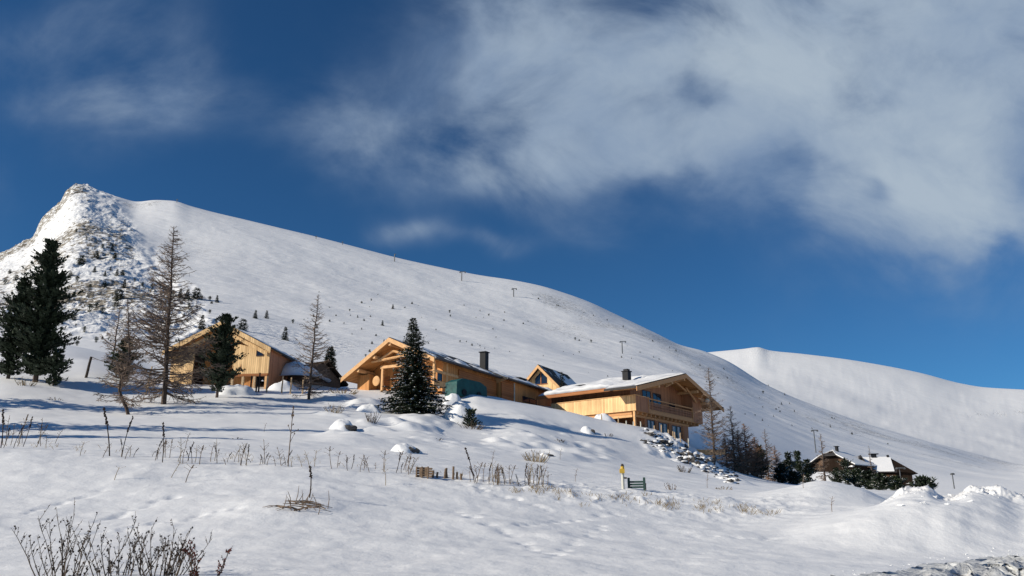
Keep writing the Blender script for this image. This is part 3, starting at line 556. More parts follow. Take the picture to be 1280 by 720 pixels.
# ------------------------------------------------------------ middle chalet
def build_chalet_middle():
    yw = math.radians(60.46)
    r = empty('chalet', (-8.34, 85.0, 15.52), yw, 1, 'long orange timber chalet behind the spruce with patchy dark roof and tall black chimney', 'chalet', 'timber chalets on the snowy slope')
    AY, AZ, WY = 5.3, 5.95, 10.6
    s1 = (AZ - 3.1) / (AY + .9); s2 = (AZ - 2.0) / (11.9 - AY)
    roof = lambda y: AZ - (AY - y) * s1 if y < AY else AZ - (y - AY) * s2
    X0, X1 = -1.3, 12.6
    w = MB(); w.prism([(0, -3), (WY, -3), (WY, roof(WY) - .35), (AY, AZ - .35), (0, roof(0) - .35)], 0, 1.6, 12.9); w.build('wall', 'timber', r)
    # open porch in the gable: side cheeks, posts, beams, arched brace
    c = MB(); c.box(0, 1.6, 8.9, 10.6, -3, 2.3); c.build('porch_cheek', 'timber', r)
    c = MB(); c.box(-.05, 4.5, -.04, .0, .2, .95); c.box(-.1, .16, -.06, .2, -3, 3.0); c.box(2.2, 2.5, -.08, -.002, .2, 3.0); c.box(-.05, 4.6, -.09, -.005, 1.75, 2.05); c.build('porch_frame', 'beam_pale', r)
    c = MB(); c.box(-.12, .12, 6.9, 7.15, -3, 2.75); c.box(-.14, .14, 3.2, 7.3, 2.75, 3.05); c.box(-.12, .12, 3.0, 3.25, -3, 2.75); c.build('porch_post', 'beam_pale', r)
    p = MB(); p.box(1.52, 1.597, 7.3, 8.6, -1.0, 2.1); p.build('porch_door', 'log', r)
    p = MB(); p.blob((-.0, 7.9, 1.45), (.10, .52, .58), 2, .02, 14, 9); p.build('wall_ornament', 'beam_pale', r)
    p = MB(); p.box(1.5, 1.596, 3.4, 6.7, -.5, 2.6); p.build('gable_door', 'log', r)
    for y in (1.2, 3.2, AY, 7.4, 9.6):
        m = MB(); z = roof(y) - .62; m.box(X0 + .1, 1.6, y - .15, y + .15, z - .32, z); m.build('purlin', 'beam_pale', r)
    m = MB(); m.tube([(-.5, 3.2, roof(3.2) - 1.1), (-.5, 5.3, 4.5), (-.5, 7.4, roof(7.4) - 1.1)], .15, 6); m.tube([(-.5, 2.6, 3.9), (-.5, 8.2, 3.55)], .14, 6); m.build('truss_beam', 'beam_pale', r)
    for ya, yb in ((-.9, AY), (AY, 11.9)):
        m = MB(); m.prism([(ya, roof(ya) - .24), (yb, roof(yb) - .24), (yb, roof(yb)), (ya, roof(ya))], 0, X0, X1); m.build('roof', 'shingle', r)
        m = MB(); m.prism([(ya, roof(ya) - .58), (yb, roof(yb) - .58), (yb, roof(yb) - .08), (ya, roof(ya) - .08)], 0, X0 - .08, X0 - .003); m.build('bargeboard', 'beam_pale', r)
        m = MB(); m.prism([(ya + .1, roof(ya + .1) - .33), (yb, roof(yb) - .33), (yb, roof(yb) - .25), (ya + .1, roof(ya + .1) - .25)], 0, X0, 1.58); m.build('soffit', 'timber', r)
    m = MB(); m.tube([(X0, -1.0, roof(-.9) - .08), (X1, -1.0, roof(-.9) - .12)], .13, 6); m.tube([(-1.4, 12.0, roof(11.9) - .1), (X1, 12.0, roof(11.9) - .1)], .12, 6); m.build('gutter', 'gutter', r)
    # log-built centre of the long wall (brown logs)
    m = MB(); m.box(4.6, 12.9, -.16, -.003, -3, 2.75); m.build('log_wall', 'log', r)
    # second wing, slightly proud
    B0, B1 = 13.0, 27.6; s3 = (AZ - .1 - 3.0) / (AY + 1.6)
    roof2 = lambda y: AZ - .1 - (AY - y) * s3 if y < AY else AZ - .1 - (y - AY) * .45
    w = MB(); w.prism([(-.7, -3), (9, -3), (9, roof2(9) - .35), (AY, AZ - .5), (-.7, roof2(-.7) - .32)], 0, B0, B1); w.build('wing_wall', 'timber', r)
    m = MB(); m.box(B0, 15.9, -.80, -.703, -3, 2.9); m.build('log_wall', 'log', r)
    m = MB(); m.prism([(-1.6, 2.8), (-.15, 2.4), (.2, 3.3), (-.7, 3.3)], 0, 12.78, 12.97); m.build('eave_board', 'beam_pale', r)
    for ya, yb in ((-1.6, AY), (AY, 10.4)):
        m = MB(); m.prism([(ya, roof2(ya) - .22), (yb, roof2(yb) - .22), (yb, roof2(yb)), (ya, roof2(ya))], 0, 12.62, 29.0); m.build('roof', 'shingle', r)
    m = MB(); m.tube([(12.7, -1.7, roof2(-1.6) - .1), (29, -1.7, roof2(-1.6) - .14)], .13, 6); m.build('gutter', 'gutter', r)
    m = MB(); m.tube([(16.0, -.86, 2.8), (16.0, -.86, -2)], .09, 6); m.build('drainpipe', 'white', r)
    window(r, 18.4, 22.0, .95, 1.5, -.7, bars=1, mat='metal')
    window(r, .6, 1.4, 1.0, 1.7, -.0, bars=0)
    # snow: patchy
    snow_sheet('roof_snow', r, X0 + .1, X1, -.8, AY, lambda x, y: roof(y), .12, 11, 70, 26, 1.5)
    snow_sheet('roof_snow', r, X0 - .02, X1, AY + .1, 11.7, lambda x, y: roof(y), .22, 12, 40, 26, .3)
    snow_sheet('roof_snow', r, 12.7, 28.9, -1.5, AY, lambda x, y: roof2(y), .13, 13, 70, 26, 1.3)
    snow_sheet('roof_snow', r, 12.7, 28.9, AY + .1, 10.3, lambda x, y: roof2(y), .25, 14, 40, 20)
    m = MB(); m.box(13.7, 14.5, 2.0, 2.8, roof2(2.4) - .3, roof2(2.4) + 2.0); k = m.build('chimney', 'metal', r)
    m = MB(); m.box(13.58, 14.62, 1.88, 2.92, roof2(2.4) + 2.0, roof2(2.4) + 2.1); m.build('chimney_cap', 'metal', k)
    m = MB(); m.box(21.5, 23.6, 1.4, 2.2, roof2(1.8) + .1, roof2(1.8) + .26); m.build('roof_window', 'metal', r)
    # log-railed terrace behind the right end
    t = MB()
    for i in range(5): t.tube([(27.7, -1.2 + .0 * i, .75 + i * .33), (30.6, -1.2, .75 + i * .33)], .13, 6); t.tube([(30.6, -1.2, .75 + i * .33), (30.6, 3, .75 + i * .33)], .13, 6)
    t.build('log_terrace_wall', 'beam_pale', r)
    m = MB(); m.blob((29.2, -.2, 2.45), (1.7, 1.5, .28), 7, .2); m.build('terrace_snow', 'snow', r, True)
build_chalet_middle()

# ------------------------------------------------------------ left barn
def build_barn():
    yw = math.radians(83.22)
    r = empty('barn', (-26.19, 85.0, 17.13), yw, 1, 'pale yellow new timber barn at the left with open gable behind a small dark pine', 'barn', None)
    AY, AZ = 5.46, 5.75
    s1 = (AZ - 2.68) / (AY + .45); s2 = (AZ - 2.6) / (11.85 - AY)
    roof = lambda y: AZ - (AY - y) * s1 if y < AY else AZ - (y - AY) * s2
    X1 = 20.5
    # the boarded gable: right part closed, left part lower wall, middle recessed
    m = MB(); m.prism([(0, 0), (4.1, 0), (4.1, roof(4.1) - .9), (3.82, roof(3.82) - 1.55), (2.5, roof(2.5) - 1.2), (2.4, roof(2.4) - .32), (0, roof(0) - .32)], 0, 0, .12); m.build('gable_boarding', 'timber_pale', r)
    m = MB(); m.prism([(8.6, -1.5), (11.2, -1.5), (11.2, roof(11.2) - .4), (8.6, roof(8.6) - 1.2)], 0, 0, .12); m.build('gable_boarding', 'timber_pale', r)
    m = MB(); m.prism([(2.5, -2), (8.6, -2), (8.6, roof(8.6) - .5), (AY, AZ - .5), (2.5, roof(2.5) - .5)], 0, 2.4, 2.5); m.build('recessed_gable', 'timber', r)
    m = MB(); m.box(.12, X1, 0, .12, -2.2, roof(0) - .32); m.box(.12, X1, 11.1, 11.2, -2.2, roof(11.2) - .4); m.box(X1, X1 + .1, 0, 11.2, -2, 2.4); m.build('wall', 'timber_brown', r)  # browner than the pale gable: shade of the side wall painted into its colour
    m = MB(); m.box(-.02, .2, .05, 4.2, -.28, -.02); m.build('sill_beam', 'log', r)
    for y in (.1, 1.4, 2.7, 3.9):
        m = MB(); m.box(.0, .24, y, y + .24, -2.6, -.29); m.build('post', 'post' if y > 1 else 'beam_pale', r)
    for ya, yb in ((-.45, AY), (AY, 11.85)):
        m = MB(); m.prism([(ya, roof(ya) - .2), (yb, roof(yb) - .2), (yb, roof(yb)), (ya, roof(ya))], 0, -.9, X1 + 1); m.build('roof', 'shingle', r)
        m = MB(); m.prism([(ya, roof(ya) - .6), (yb, roof(yb) - .6), (yb, roof(yb) - .06), (ya, roof(ya) - .06)], 0, -.98, -.903); m.build('bargeboard', 'timber_pale', r)
        m = MB(); m.prism([(ya + .1, roof(ya + .1) - .29), (yb, roof(yb) - .29), (yb, roof(yb) - .21), (ya + .1, roof(ya + .1) - .21)], 0, -.9, 2.4); m.build('soffit', 'timber', r)
        m = MB(); m.prism([(ya + .6, roof(ya + .6) - 1.15), (yb, roof(yb) - 1.15), (yb, roof(yb) - .72), (ya + .6, roof(ya + .6) - .72)], 0, -.35, -.2); m.build('rafter', 'timber_pale', r)
    window(r, .75, 1.45, 1.95, 2.55, 0, along='y', ny=-1, bars=0)
    m = MB(); m.prism([(3.0, .3), (3.35, .3), (3.15, 1.1)], 0, -.02, -.003); m.build('wall_ornament', 'log', r)
    for y in (2.2, AY, 9.0):
        m = MB(); z = roof(y) - .3; m.box(-.7, 2.4, y - .12, y + .12, z - .3, z); m.build('purlin', 'beam_pale', r)
    snow_sheet('roof_snow', r, -.85, X1 + .9, AY + .1, 11.7, lambda x, y: roof(y), .32, 21, 40, 24)
    snow_sheet('roof_snow', r, -.5, X1 + .9, .3, AY, lambda x, y: roof(y), .12, 22, 50, 20, 1.1)
build_barn()

# ------------------------------------------------------------ small hut between the chalets
def build_hut():
    r = empty('hut', (6.91, 118.0, 20.8), math.radians(60.46), 1, 'small steep-gabled timber hut with a dark window, standing between the two larger chalets', 'hut')
    A, Z = 2.95, 3.85; sA = (Z + .5) / (A + .7)
    roof = lambda y: Z - abs(y - A) * 1.0
    m = MB(); m.prism([(.2, -4), (5.7, -4), (5.7, roof(5.7) - .3), (A, Z - .3), (.2, roof(.2) - .3)], 0, 0, 8.5); m.build('wall', 'timber_pale', r)
    for ya, yb in ((-.75, A), (A, 6.6)):
        m = MB(); m.prism([(ya, roof(ya) - .2), (yb, roof(yb) - .2), (yb, roof(yb)), (ya, roof(ya))], 0, -.9, 9.3); m.build('roof', 'shingle', r)
        m = MB(); m.prism([(ya, roof(ya) - .6), (yb, roof(yb) - .6), (yb, roof(yb) - .08), (ya, roof(ya) - .08)], 0, -.98, -.905); m.build('bargeboard', 'beam_pale', r)
    m = MB(); m.prism([(1.9, 1.0), (3.9, 1.0), (3.9, 1.9), (2.9, 2.8), (1.9, 1.9)], 0, -.04, -.003); f = m.build('window', 'glass', r)
    m = MB(); m.box(-.09, -.045, 2.85, 2.97, 1.0, 2.7); m.box(-.09, -.045, 1.8, 4.0, .9, 1.0); m.build('frame', 'log', f)
    snow_sheet('roof_snow', r, -.8, 9.2, -.65, A, lambda x, y: roof(y), .12, 31, 36, 14, 1.3)
    snow_sheet('roof_snow', r, -.8, 9.2, A, 6.5, lambda x, y: roof(y), .22, 32, 24, 14)
build_hut()

# ------------------------------------------------------------ dark old farmhouses at the right
def build_farmhouses():
    D = 200; q = at(1040, D); sc_ = D / 1000.
    # A: half-hipped gable towards the left-front
    zt = lambda py, px=1040: pix(px, py, D)[2]
    base = gz(*pix(1040, 600, D)[:2]) - 2
    A0 = pix(1040, 600, D)
    yw = math.radians(38)
    r = empty('farmhouse', (A0[0], D, 0), yw, 1, 'old dark wooden farmhouse with half-hipped snowy gable, left one of the pair', 'farmhouse', 'old dark farmhouses')
    # local x: right-away (length), local y: left-away; gable plane at x=0 facing left-front
    zr, ze = zt(563), zt(583)
    W = 5.2
    def gable_house(r, W, L, zr, ze, zb, hip=.35, o=.7, seed=50):
        s = (zr - ze) / (W + o)
        m = MB(); m.prism([(-W, zb), (W, zb), (W, ze + o * s - .15), (0, zr - .2), (-W, ze + o * s - .15)], 0, .3, L); m.build('wall', 'old_wood', r)
        for sg in (-1, 1):
            m = MB(); yo = sg * (W + o); hy = W * hip
            hz = zr - hy * s
            xr = 1.6
            # slope with its front corner cut by the half hip
            top = [(xr, 0, zr), (L + o, 0, zr), (L + o, yo, ze), (-.9, yo, ze), (-.9, sg * hy, hz)]
            vs = top + [(x, y, z - .22) for x, y, z in top]
            m.add(vs, [(0, 1, 2, 3, 4), (9, 8, 7, 6, 5)] + [(i, i + 5, (i + 1) % 5 + 5, (i + 1) % 5) for i in range(5)]); m.build('roof', 'shingle', r)
            m = MB(); k = .05
            top = [(xr + .1, 0, zr + .28), (L + o, 0, zr + .28), (L + o, yo * .99, ze + .28), (-.75, yo * .99, ze + .28), (-.75, sg * hy, hz + .24)]
            bot = [(x, y, z - .24) for x, y, z in top]
            m.add(top + bot, [(0, 1, 2, 3, 4), (9, 8, 7, 6, 5)] + [(i, i + 5, (i + 1) % 5 + 5, (i + 1) % 5) for i in range(5)]); m.build('roof_snow', 'snow', r)
        hy = W * hip; hz = zr - hy * s
        m = MB(); vs = [(1.6, 0, zr + .02), (-.9, hy, hz), (-.9, -hy, hz)]; vs += [(x, y, z - .2) for x, y, z in vs]
        m.add(vs, [(0, 2, 1), (3, 4, 5), (0, 1, 4, 3), (1, 2, 5, 4), (2, 0, 3, 5)]); m.build('hip', 'shingle', r)
    gable_house(r, 6.2, 9, zr, ze, base)
    m = MB(); m.box(2.4, 3.0, -.9, -.3, zr - .6, zr + 1.0); m.box(2.2, 3.2, -1.1, -.1, zr + 1.0, zr + 1.15); m.build('chimney', 'metal', r)
    for y0 in (-3.6, 1.8):
        m = MB(); m.box(.1, .297, y0, y0 + 1.4, ze + .3, ze + 1.6); m.build('shutter', 'frame', r)
    m = MB(); m.box(-.5, .3, -6.0, -4.0, ze - .4, ze - .1); m.build('ledge_snow', 'snow', r)
    # B: long roof facing us, hipped right end, dormer
    B0 = pix(1098, 600, D + 4); zr, ze = zt(571, 1098), zt(590, 1098)
    r = empty('farmhouse', (B0[0], D + 4, 0), math.radians(-14), 1, 'old dark wooden farmhouse with long white roof and pointed dormer, right of the pair', 'farmhouse', 'old dark farmhouses')
    L0, L1, Wd = -9.0, 3.4, 5.0
    m = MB(); m.box(L0 + .5, L1 + 3.4, -Wd, Wd, base, ze + .3); m.build('wall', 'old_wood', r)
    s = (zr - ze) / (Wd + .9); ey = Wd + .9
    for nm, mat, dz, th in (('roof', 'shingle', 0, .25), ('roof_snow', 'snow', .30, .28)):
        for sg in (-1, 1):
            m = MB(); top = [(L0, 0, zr + dz), (L1, 0, zr + dz), (L1 - (0.6 if dz else 0), sg * ey, ze + dz), (L0, sg * ey, ze + dz)]
            vs = top + [(x, y, z - th) for x, y, z in top]; m.add(vs, [(0, 1, 2, 3), (7, 6, 5, 4)] + [(i, i + 4, (i + 1) % 4 + 4, (i + 1) % 4) for i in range(4)]); m.build(nm, mat, r)
    m = MB(); vs = [(L1, 0, zr - .05), (L1 + 4.6, ey, ze - .6), (L1 + 4.6, -ey, ze - .6), (L1, -ey, ze), (L1, ey, ze), (L1 + .2, 0, ze - .6)]
    m.add(vs, [(0, 2, 1), (0, 3, 2), (0, 1, 4), (3, 4, 1, 2)]); m.build('hip', 'old_wood', r)
    dx = -4.2; m = MB(); m.prism([(dx - 1.3, ze + 1.1), (dx + 1.3, ze + 1.1), (dx, zr + .1)], 1, -4.6, -.6); dm = m.build('dormer', 'old_wood', r)
    m = MB(); m.prism([(dx - 1.9, ze + .7), (dx - 1.3, ze + 1.0), (dx, zr + .0), (dx + 1.3, ze + 1.0), (dx + 1.9, ze + .7), (dx, zr + .5)], 1, -5.0, -.6); m.build('dormer_roof', 'shingle', dm)
    m = MB(); m.box(-1.0, .2, -.4, .4, zr - .4, zr + .9); m.box(-1.5, .7, -.6, .6, zr + .9, zr + 1.1); m.build('chimney', 'metal', r)
    m = MB(); m.box(2.6, 3.1, -.3, .3, zr, zr + .7); m.build('vent', 'metal', r)
    m = MB(); m.box(-7, 3.0, -Wd - .9, -Wd, ze - 1.6, ze - 1.4); m.box(-7, 3.0, -Wd - .9, -Wd - .8, ze - 1.4, ze - .8); m.build('balcony', 'frame', r)
    m = MB(); m.prism([(-2.5, ze + .9), (-1.3, ze + .4), (-1.6, ze - .8), (-3.6, ze - .2)], 1, -6.4, -6.1); m.build('blue_roof_panel', 'shingle', r)
    # C: low hut with snow roof in front
    C0 = pix(1024, 606, 175)
    r = empty('hut', (C0[0], 175, 0), math.radians(-6), 1, 'low hut almost buried under a smooth white snow roof in front of the dark farmhouses', 'hut')
    z0, z1 = pix(1024, 603, 175)[2], pix(1024, 590, 175)[2]
    m = MB(); m.box(-3.0, 4.0, -2, 3, z0 - 4, z0 + .3); m.build('wall', 'old_wood', r)
    m = MB(); top = [(-3.6, -2.8, z0), (4.9, -2.8, z0 - .1), (2.6, .6, z1), (-2.2, .6, z1 + .1)]
    vs = top + [(-3.6, 4, z0), (4.9, 4, z0)]; m.add(vs, [(0, 1, 2, 3), (0, 3, 4), (1, 5, 2), (3, 2, 5, 4), (0, 4, 5, 1)]); m.build('roof_snow', 'snow', r)
    m = MB(); m.tube([(-3.8, -2.9, z0 - .2), (-2.3, .5, z1)], .16, 5); m.build('bargeboard', 'white', r)
build_farmhouses()

def snow_dome(name, parent, w, d, h, seed, rough=.12, skirt=1.55, flat=2.6, ground=None):
    """rounded heap of snow that runs out into the ground around it"""
    nr, na = 16, 40; V = []; Fc = []
    for i in range(nr + 1):
        u = i / nr
        for k in range(na):
            a = 2 * math.pi * k / na; rr_ = u * skirt; x = math.cos(a) * rr_ * w; y = math.sin(a) * rr_ * d
            V.append((x, y, 0, rr_))
    V = np.array(V); X, Y, Rr = V[:, 0], V[:, 1], V[:, 3]
    n = fbm(X / max(w, .01) * 2 + seed * 7, Y / max(d, .01) * 2, 1.6, 4, 300 + seed)
    R2 = Rr * (1 + .25 * fbm(X / w + seed, Y / d, 1.1, 2, 310 + seed))
    Z = h * (.82 * np.clip(1 - R2 ** 2.3, 0, 1) ** .62 + .18 * np.exp(-R2 ** 2 * 1.6)) * (1 + rough * n) - .05 * h * Rr - .02
    if ground is not None: Z = Z + height(X + ground[0], Y + ground[1]) - ground[2]
    for i in range(nr):
        for k in range(na): Fc.append((i * na + k, (i + 1) * na + k, (i + 1) * na + (k + 1) % na, i * na + (k + 1) % na))
    return mesh_obj(name, np.stack([X, Y, Z], 1), np.array(Fc), M['snow'], parent, True)
# woodshed with bulging snow roof behind the fence, right of the barn
def build_woodshed():
    q = at(388, 92)
    r = empty('woodshed', tuple(q), math.radians(60), 1, 'low grey-brown lean-to shed with a bulging snow load right of the yellow barn', 'shed')
    m = MB(); m.prism([(-2.6, -1), (3.4, -1), (3.4, .5), (.8, 2.1), (-2.6, 1.4)], 1, -1.5, 4); m.build('wall', 'bark', r)
    m = MB(); m.prism([(.6, 2.16), (4.2, -.1), (4.3, .15), (.7, 2.42)], 1, -2, 4.4); m.build('roof', 'old_wood', r)
    k = snow_dome('roof_snow', r, 2.6, 3.2, 1.9, 5, .1, 1.3); k.location = (-1.5, .6, .1)
build_woodshed()

# ============================================================ trees
def conifer(name, H, R, loc, label, group=None, seed=0, levels=46, lean=(0, 0), snow=.12, mat='needles', style='spruce', base=.04, cat='tree', spray=.30, dens=1.0, low=False, skew=0):
    rr = random.Random(seed); root = empty(name, loc, rr.uniform(0, 6.28) if not skew else 0, 1, label, cat, group)
    tr = MB(); top = Vector((lean[0], lean[1], H)); n = 7
    tr.tube([Vector((lean[0] * (i / n) ** 1.5, lean[1] * (i / n) ** 1.5, -.4 + (H + .2) * i / n)) for i in range(n + 1)], [max(.015, .017 * H * (1 - i / n) + .015) for i in range(n + 1)], 6); tr.build('trunk', 'bark', root)
    cr = MB(); sn = MB()
    for L in range(levels):
        t = base + (1 - base) * (L / levels) ** .92; z = t * H
        if style == 'spruce': rad = R * (1 - t) ** .95 * (1.0 if t > base + .06 else .75) * (.84 + .30 * ((L * .382) % 1.0)) + .06
        elif style == 'pine': rad = R * min(1, (1 - t) * 1.9) ** .75 * (.62 + .38 * math.sin(L * .9 + seed)) * (.7 if t < .12 else 1) + .15
        else: rad = R * min(1, (1 - t) * 2.4) ** .6
        nb = max(3, int((5 + 5 * (rad / R)) * dens)); c = Vector((lean[0] * t ** 1.5, lean[1] * t ** 1.5, z))
        a0 = rr.uniform(0, 6.28)
        for b in range(nb):
            a = a0 + 2 * math.pi * b / nb + rr.uniform(-.3, .3); l = rad * rr.uniform(.62, 1.12)
            if rr.random() < .08: l *= 1.25
            if skew: l *= 1 + skew * math.cos(a)
            up = (.5 if style == 'pine' else (-.12 if t < .7 else .35)) * rr.uniform(.6, 1.3)
            droop = (.0 if style == 'pine' else .30) * l
            ns = max(3, int(l / (spray * .42) * dens))
            for k in range(ns):
                u = (k + rr.uniform(.1, .9)) / ns
                if u < .12: continue
                p = c + Vector((math.cos(a) * l * u, math.sin(a) * l * u, up * l * u - droop * u * u + (.25 * l * u ** 3 if style == 'spruce' else 0)))
                w = spray * (1.15 - .55 * u) * rr.uniform(.7, 1.25) * (1 if style != 'spruce' else 1.1 - .5 * t)
                for e in range(3):
                    d = Vector((math.cos(a) + rr.uniform(-1.0, 1.0), math.sin(a) + rr.uniform(-1.0, 1.0), rr.uniform(-.45, .4) + (.75 if style == 'pine' else 0))).normalized()
                    sd = d.cross(Vector((rr.uniform(-.4, .4), rr.uniform(-.4, .4), 1))).normalized() * (w * .30)
                    q = p + Vector((rr.uniform(-.3, .3), rr.uniform(-.3, .3), rr.uniform(-.25, .2))) * w
                    cr.add([q - sd, q + d * w * .55 - sd * .9, q + d * w * 1.15, q + d * w * .5 + sd], [(0, 1, 2, 3)])
                if rr.random() < snow * (1.6 if u > .45 else .4) and t < .93:
                    s_ = w * rr.uniform(.35, .85); zz = Vector((0, 0, w * .22)); o1 = Vector((math.cos(a), math.sin(a), up * .5)) * s_; o2 = Vector((-math.sin(a), math.cos(a), 0)) * s_ * .55
                    sn.add([p + zz - o1 - o2 * .5, p + zz - o2, p + zz + o1 - Vector((0, 0, .1 * w)), p + zz + o2, p + zz * 1.7], [(0, 1, 4), (1, 2, 4), (2, 3, 4), (3, 0, 4)])
    cr.build('crown', mat, root)
    if sn.f: sn.build('snow', 'snow', root)['kind'] = 'stuff'
    return root

def larch(name, H, R, loc, label, group=None, seed=0, nb=120, lean=(0, 0), mat='larch', tw=1.0, base=.06, curve=0.0, cat='tree', thick=1.0):
    rr = random.Random(seed); root = empty(name, loc, 0, 1, label, cat, group)
    axis = lambda t: Vector((lean[0] * t + curve * math.sin(min(1, t * 2.2) * math.pi) * .5, lean[1] * t, H * t))
    tr = MB(); n = 14
    pts = [axis(i / n) + (Vector((rr.uniform(-.05, .05), rr.uniform(-.05, .05), 0)) if i else Vector((0, 0, -.5))) for i in range(n + 1)]
    tr.tube(pts, [.0125 * H * thick * (1 - i / n) ** 1.15 + .02 for i in range(n + 1)], 6); tr.build('trunk', 'bark', root)
    cr = MB()
    for b in range(nb):
        t = base + (1 - base) * (b / nb) ** .95 ; c = axis(t); a = rr.uniform(0, 6.283)
        l = R * ((1 - t) ** .8 * 1.25 + .08) * rr.uniform(.5, 1.15) * (.75 if t < .15 else 1)
        up = rr.uniform(-.05, .45) if t > .2 else rr.uniform(-.45, .1); d0 = Vector((math.cos(a), math.sin(a), up)).normalized()
        P_ = [c]; d = d0.copy(); m = 4
        for k in range(m):
            d = (d + Vector((rr.uniform(-.22, .22), rr.uniform(-.22, .22), .10 * k))).normalized(); P_.append(P_[-1] + d * l / m)
        r0 = (.026 + .014 * l) * thick; cr.tube(P_, [r0 * (1 - .8 * k / m) for k in range(m + 1)], 3, False)
        nt_ = int((2 + l * 4.6) * tw * (1.25 - .6 * t)); tk = thick * (2.0 - .9 * t)
        for k in range(nt_):
            u = rr.uniform(.12, 1) * m; i = min(m - 1, int(u)); p = P_[i].lerp(P_[i + 1], u - i); w = l * rr.uniform(.10, .30) + .12
            sd = rr.choice((-1, 1)); dd = (d0 * rr.uniform(.2, 1) + Vector((-math.sin(a), math.cos(a), 0)) * sd * rr.uniform(.4, 1) + Vector((0, 0, rr.uniform(-.6, .35)))).normalized()
            e = p + dd * w; mid = p.lerp(e, .5) + Vector((0, 0, -.05 * w)); cr.tube([p, mid, e], [.013 * tk, .010 * tk, .006], 3, False)
            for z in range(2):
                f_ = mid.lerp(e, rr.random()); g_ = f_ + Vector((rr.uniform(-1, 1), rr.uniform(-1, 1), rr.uniform(-.8, .4))) * w * .35; cr.tube([f_, g_], [.009 * tk, .005], 3, False)
    cr.build('crown', mat, root)
    return root

def tree_at(fn, px, pyb, pyt, Rpx, label, D=None, top_px=None, **kw):
    q = hit(px, pyb, 30) if D is None else at(px, D)
    tp = pix(px, pyt, q.y); H = tp[2] - q.z; q.z -= .15
    lean = ((pix(top_px, pyt, q.y)[0] - q.x) if top_px is not None else 0, 0)
    return fn(kw.pop('name'), H, Rpx * (1.15 if Rpx < 15 else 1) * q.y / F, q, label, lean=lean, **kw)

tree_at(conifer, 44, 458, 301, 40, 'tall dark stone pine with an irregular pointed crown at the left edge', name='stone_pine', seed=1, levels=44, style='pine', snow=.035, spray=.52, base=.05, D=73, top_px=66, dens=1.4)
tree_at(conifer, 10, 456, 348, 33, 'shorter dark stone pine cut off by the left edge of the picture', name='stone_pine', seed=2, levels=30, style='pine', snow=.05, spray=.5, D=74, dens=1.25)
tree_at(conifer, 66, 470, 436, 20, 'low bushy dark pine sprouting at the foot of the tall stone pine', name='stone_pine', seed=3, levels=12, style='pine', snow=.08, spray=.45, D=72)
tree_at(conifer, 271, 490, 391, 32, 'small dark pine with a leaning narrow crown in front of the yellow barn', name='stone_pine', seed=4, levels=36, style='pine', snow=.05, spray=.42, top_px=287, base=.08, D=72)
tree_at(conifer, 517, 524, 396, 50, 'dense snow-dusted spruce with a broad skirt in front of the middle chalet', name='spruce', seed=5, levels=50, style='spruce', snow=.26, spray=.40, base=.03, top_px=527, dens=1.25, D=68)
tree_at(conifer, 152, 474, 421, 20, 'small dark brownish pine behind the leaning bare larch', name='stone_pine', seed=6, levels=22, style='pine', snow=.03, spray=.42, mat='needles2', D=82)
tree_at(conifer, 411, 464, 432, 8, 'compact dark cone-shaped spruce standing alone above the shed', name='spruce', seed=7, levels=26, style='col', snow=.02, spray=.5, D=150)
tree_at(conifer, 703, 487, 462, 7, 'tiny snowy spruce in front of the small hut roof', name='spruce', seed=8, levels=20, style='spruce', snow=.12, spray=.34, D=112)
tree_at(larch, 205, 507, 282, 54, 'tallest bare larch with wide brown branches left of the barn', name='larch', seed=11, nb=230, top_px=218, tw=1.15, D=64)
tree_at(larch, 165, 524, 372, 26, 'slender bare larch with a bent leaning trunk below the tall one', name='larch', seed=12, nb=130, top_px=160, curve=-1.5, tw=1.1, D=56, base=.12)
tree_at(larch, 386, 489, 366, 28, 'thin bare larch between the barn and the middle chalet', name='larch', seed=13, nb=120, top_px=398, D=76, tw=.8)
tree_at(larch, 894, 575, 458, 22, 'tall bare larch just right of the balcony chalet', name='larch', seed=14, nb=140, D=92, tw=1.0)
tree_at(larch, 140, 470, 376, 22, 'faint bare larch with pale twigs behind the small brown pine', name='larch', seed=15, nb=70, D=95, tw=.8)
tree_at(larch, 1032, 596, 541, 10, 'bare larch beside the left dark farmhouse', name='larch', seed=16, nb=70, D=165, tw=.8, thick=1.6)
tree_at(larch, 1092, 596, 556, 6, 'thin bare larch in front of the long white farmhouse roof', name='larch', seed=17, nb=40, D=165, tw=.5, thick=1.5)
tree_at(larch, 919, 598, 506, 20, 'bushy bare larch, second one right of the balcony chalet', name='larch', seed=18, nb=100, D=105, tw=1.0, thick=1.15)
tree_at(larch, 935, 603, 528, 20, 'reddish brown leafless tree in the clump right of the balcony chalet', name='larch', seed=19, nb=120, D=110, mat='larch_red', tw=1.3, thick=1.25)
tree_at(larch, 947, 604, 545, 17, 'wide brown leafless tree between the reddish tree and the grey-twigged larch', name='larch', seed=22, nb=120, D=114, mat='larch_red', tw=1.3, thick=1.3)
tree_at(larch, 926, 600, 536, 16, 'brown leafless tree close behind the bushy larch', name='larch', seed=23, nb=110, D=109, mat='larch_red', tw=1.3, thick=1.3)
tree_at(larch, 972, 607, 556, 12, 'short brown leafless tree at the right end of the larches', name='larch', seed=24, nb=90, D=120, mat='larch_red', tw=1.2, thick=1.3)
tree_at(larch, 909, 598, 540, 11, 'low reddish leafless sapling at the left of the tree clump', name='larch', seed=20, nb=90, D=104, mat='larch_red', tw=1.3, thick=1.25)
tree_at(larch, 961, 606, 535, 16, 'grey-twigged larch rising from the middle of the pines', name='larch', seed=21, nb=80, D=122, tw=.8, thick=1.0)
GR = 'snowy pines in the clump before the farmhouses'
